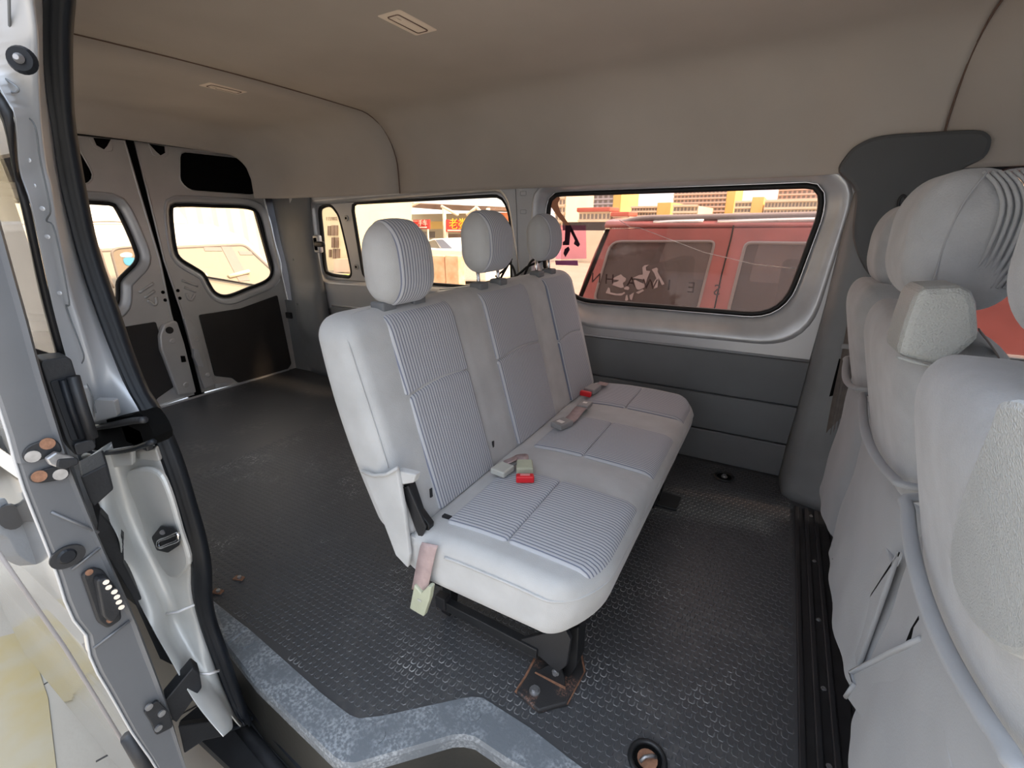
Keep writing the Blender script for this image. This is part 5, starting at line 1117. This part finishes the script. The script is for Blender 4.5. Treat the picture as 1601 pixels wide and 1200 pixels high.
for wx in (-5.1, -8.0):
    for wy in (-1.02, yb1-0.19): disc('wheel', (wx, wy, GZ+0.32), (0, 1, 0), 0.32, 0.2, 'rubber', vb, 22)
# ---- corrugated cream wall behind the vans
cw = empty('yard_wall', (-13, 5, GZ)); tag(cw, 'cream corrugated sheet wall behind the white vans', 'wall', kind='structure')
V_, F_ = [], []; ys = np.arange(-6, 8.3, 0.09)
for k, y in enumerate(ys): x = -12.6+(0.05 if k % 4 in (1, 2) else 0.0); V_ += [(x, y, GZ), (x, y, 3.6)]
for k in range(len(ys)-1): F_.append((2*k, 2*k+1, 2*k+3, 2*k+2))
mk('corrugated_sheet', V_, F_, 'cream_wall', cw, recalc=False, solid=0.01)
# ---- apartment blocks
def building(px0, px1, ytop, y, m, lab, rows, cols, wcol='bld_window', depth=9.0, strip=None, roof=None, wz=None):
    a, b = PY(px0, 340, y), PY(px1, 340, y); zt = PY((px0+px1)/2, ytop, y)[2]
    B_ = empty('apartment_block', ((a[0]+b[0])/2, y, GZ)); tag(B_, lab, 'building', 'apartment blocks beyond the yard')
    box('facade', (a[0], y, GZ), (b[0], y+depth, zt), m, B_, 0.0)
    V, F = [], []; W = (b[0]-a[0])/cols; H = (zt-0.3)/rows
    for r_ in range(rows):
        for c_ in range(cols):
            x0 = a[0]+W*(c_+0.22); x1 = a[0]+W*(c_+0.78); z0 = 0.3+H*(r_+0.25); z1 = 0.3+H*(r_+0.78); s = len(V)
            V += [(x0, y-0.05, z0), (x1, y-0.05, z0), (x1, y-0.05, z1), (x0, y-0.05, z1)]; F.append((s, s+1, s+2, s+3))
    mk('window_grid', V, F, wcol, B_, recalc=False, solid=0.04, kind='stuff')
    V, F = [], []
    for r_ in range(rows+1):
        z0 = 0.3+H*r_; s = len(V); V += [(a[0], y-0.35, z0-0.05), (b[0], y-0.35, z0-0.05), (b[0], y-0.35, z0+0.12), (a[0], y-0.35, z0+0.12), (a[0], y, z0-0.05), (b[0], y, z0-0.05), (b[0], y, z0+0.12), (a[0], y, z0+0.12)]
        F += [(s, s+1, s+2, s+3), (s+3, s+2, s+6, s+7), (s, s+1, s+5, s+4)]
    mk('balcony_band', V, F, m, B_, recalc=False, kind='stuff')
    if strip: box('end_wall', (b[0], y-0.3, GZ), (PY(strip, 340, y)[0], y+depth, zt+0.4), 'bld_yellow', B_, 0.0)
    if roof: box('tiled_roof', (a[0]-0.1, y-0.5, zt), (b[0]+0.1, y+depth, zt+0.40), 'roof_red', B_, 0.1)
    return B_
building(868, 884, 285, 52, 'bld_cream', 'cream apartment block seen beside the orange tape on the glass', 6, 3)
building(925, 958, 250, 70, 'bld_grey', 'tall grey tower with striped balconies beside a yellow stair shaft', 14, 4, strip=970)
building(905, 954, 331, 46, 'bld_cream', 'low cream hall with a red tiled roof in front of the grey tower', 2, 8, roof=True, depth=2.5)
building(958, 984, 338, 46, 'bld_pink', 'low pink row house with a red tiled roof beside the cream hall', 2, 6, roof=True, depth=2.5)
building(986, 1027, 324, 50, 'bld_cream', 'cream mid-rise slab ending in a tall yellow gable', 5, 9, strip=1048)
building(1050, 1132, 262, 60, 'bld_pink', 'wide pinkish apartment tower with a yellow end wall', 14, 14, strip=1145)
building(1051, 1090, 322, 44, 'bld_cream', 'low cream housing row in front of the pinkish tower', 4, 7)
building(1146, 1172, 316, 50, 'bld_cream', 'cream apartment block with a short yellow end wall', 5, 5, strip=1190)
building(1192, 1290, 314, 48, 'bld_cream', 'long cream housing block with many small windows behind the roof rail', 4, 18)
building(1210, 1300, 265, 66, 'bld_pink', 'tall pinkish tower rising behind the long housing block', 12, 12)
building(1480, 1640, 262, 40, 'bld_cream', 'cream apartment block seen through the front door window', 10, 10)
# unseen building added behind the camera to keep low sky off the doorway
ng = empty('sky_blocker', (-2.0, -4.6, GZ)); tag(ng, 'grey two-storey building added out of view to block low sky light from the doorway', 'building')
box('wall', (-14, -12.0, GZ), (12, -4.6, 4.6), 'bld_grey', ng, 0.0); box('roof_edge', (-14.3, -12.2, 4.6), (12.3, -4.3, 4.8), 'roof_red', ng, 0.0)
for k in range(9):
    for zz in (0.2, 2.6): box('window', (-13+2.7*k, -4.62, zz), (-11.6+2.7*k, -4.55, zz+1.3), 'bld_window', ng, 0.02)
# dark yard fence with vehicles below the sticker
fe = empty('yard_fence', PY(905, 355, 20)); tag(fe, 'long dark yard fence in front of the cream hall', 'fence')
a, b = PY(880, 348, 20), PY(946, 348, 20); box('fence_panel', (a[0], 20, GZ), (b[0], 20.1, PY(905, 347, 20)[2]), 'dark_board', fe, 0.0); box('fence_base', (a[0], 19.9, GZ), (b[0], 20.2, PY(905, 360, 20)[2]), 'cream_wall', fe, 0.0)
# ---- market yard seen through the rear side window
def flat(name, pts, y, t, m, par, bevel=0.0): return slab(name, [PY(*p, y) for p in pts], (0, t, 0), m, par, bevel=bevel)
mk_ = empty('market_shed', PY(670, 345, 17)); mk_.location[2] = GZ; tag(mk_, 'open market shed with brown roof and pale trusses behind the signs', 'shed')
flat('roof_fascia', [(578, 318), (600, 320), (640, 324), (690, 328), (760, 328), (762, 322), (700, 320), (640, 318), (600, 314)], 17, 6, 'shed_brown', mk_)
flat('back_wall', [(555, 336), (810, 332), (810, 380), (555, 380)], 20, 0.3, 'bld_cream', mk_)
flat('awning', [(566, 335), (600, 338), (598, 344), (566, 341)], 16.5, 1.0, 'roof_red', mk_)
for (p, q) in (((566, 334), (600, 316)), ((612, 352), (640, 320)), ((640, 324), (655, 316)), ((690, 322), (716, 336)), ((730, 336), (745, 324)), ((745, 324), (760, 340))):
    tube('truss_bar', [PY(*p, 16.6), PY(*q, 16.6)], 0.06, 'truss', mk_, 6)
for px in (570, 694, 763): tube('post', [PY(px, 325, 16.8), np.array([PY(px, 325, 16.8)[0], 16.8, GZ])], 0.08, 'truss', mk_, 6)
for k, (x0, x1, y0, y1, m) in enumerate(((575, 625, 362, 374, 'shed_brown'), (640, 668, 362, 372, 'rail_grey'), (672, 692, 346, 358, 'bld_yellow'), (700, 760, 366, 374, 'shed_brown'), (575, 600, 346, 356, 'bld_grey'), (604, 622, 346, 358, 'bld_window'), (770, 795, 332, 345, 'car_orange'))):
    flat('stall_goods', [(x0, y0), (x1, y0), (x1, y1), (x0, y1)], 18.5, 0.6, m, mk_)
s_a = empty('sign_board', PY(650, 358, 16)); tag(s_a, 'red sign board with white lettering on the market shed', 'sign')
flat('board', [(630, 344), (670, 343), (670, 358), (630, 357)], 16, 0.12, 'sign_red', s_a)
o_ = PY(650, 349, 15.95); wpx = np.linalg.norm(PY(668, 349, 15.95)-PY(632, 349, 15.95)); text_mesh('lettering', '信诚二手车', wpx/5.0, 'sign_white', s_a, o_, (1, 0, 0), (0, 0, 1), 0.02)
tube('underline', [PY(634, 355.3, 15.95), PY(667, 355.3, 15.95)], 0.025, 'sign_white', s_a, 6)
s_b = empty('sign_board', PY(716, 362, 15)); tag(s_b, 'red sign board with large yellow characters on the market shed', 'sign')
flat('board', [(697, 343), (736, 344), (736, 363), (697, 362)], 15, 0.12, 'sign_red', s_b)
wpx = np.linalg.norm(PY(731, 350, 14.95)-PY(701, 350, 14.95)); text_mesh('lettering', '老娄', wpx/2.1, 'sign_yellow', s_b, PY(716, 351, 14.95), (1, 0, 0), (0, 0, 1), 0.02)
tube('underline', [PY(700, 360, 14.94), PY(733, 360.3, 14.94)], 0.03, 'sign_white', s_b, 6)
for x_ in (697.5, 735): tube('sign_post', [PY(x_, 345, 15.1), np.array([PY(x_, 345, 15.1)[0], 15.1, GZ])], 0.04, 'truss', s_b, 6)
for x_ in (632, 668): tube('sign_post', [PY(x_, 346, 16.15), np.array([PY(x_, 346, 16.15)[0], 16.15, GZ])], 0.04, 'truss', s_a, 6)
# parked car and crates
pc = empty('parked_car', PY(700, 400, 11)); pc.location[2] = GZ; tag(pc, 'white parked car with blue tinted windscreen in the market yard', 'car')
flat('body', [(655, 386), (676, 388), (742, 391), (760, 398), (760, 440), (640, 440), (640, 392)], 11, 1.6, 'car_white', pc, 0.05)
flat('cabin', [(655, 387), (667, 377), (676, 373), (690, 373), (708, 389)], 11.2, 1.2, 'car_white', pc, 0.03)
flat('windscreen', [(681, 375), (692, 374), (707, 388), (692, 390)], 11.17, 0.03, 'car_blue', pc)
flat('side_window', [(660, 386), (668, 378), (679, 375), (688, 390), (676, 389)], 11.17, 0.03, 'bld_window', pc)
ob = empty('orange_truck', PY(725, 388, 13.5)); ob.location[2] = GZ; tag(ob, 'orange flat-sided truck behind the white parked car', 'truck')
flat('cargo_side', [(699, 376), (735, 374), (735, 380), (699, 381)], 13.5, 1.2, 'car_orange', ob, 0.02); flat('cargo_side', [(699, 382), (735, 381), (735, 400), (699, 400)], 13.6, 1.2, 'bld_pink', ob, 0.02)
for k, (x0, x1) in enumerate(((674, 694), (695, 716))):
    pa, pb = PY(x0, 399, 8.4), PY(x1, 399, 8.4)
    cr = box('hoarding_board', (pa[0], 8.4, GZ), (pb[0], 8.65, pa[2]), 'orange_board', None, 0.02)
    tag(cr, 'faded orange patterned board standing on the yard ground', 'board', 'orange boards in the yard')
# long house with small windows for the quarter pane
qb = empty('office_building', PY(525, 400, 12)); qb.location[2] = GZ; tag(qb, 'cream office building with barred windows seen through the quarter pane', 'building')
flat('wall', [(440, 290), (552, 290), (552, 425), (440, 425)], 12, 3.0, 'bld_cream', qb)
for (x0, x1, y0, y1) in ((512, 516, 353, 368), (518, 522, 352, 368), (523, 527, 352, 368), (518, 522, 371, 387), (524, 528, 371, 387), (514, 517, 390, 402), (520, 524, 389, 404), (525, 530, 389, 403)):
    flat('window', [(x0, y0), (x1, y0), (x1, y1), (x0, y1)], 11.95, 0.06, 'shed_brown', qb)
text_mesh('lettering', '1159802', np.linalg.norm(PY(528, 342, 11.94)-PY(509, 342, 11.94))/3.6, 'shed_brown', qb, PY(518.5, 342, 11.94), (1, 0, 0), (0, 0, 1), 0.01)
flat('low_wall', [(522, 405), (552, 404), (552, 424), (522, 426)], 11.6, 0.2, 'bld_pink', qb)
gs = slab('grass_strip', [PZ(*p, GZ+0.03) for p in ((500, 430), (556, 428), (562, 441), (500, 441))], (0, 0, -0.03), 'grass'); tag(gs, 'strip of green grass in front of the office building', 'grass', kind='stuff')
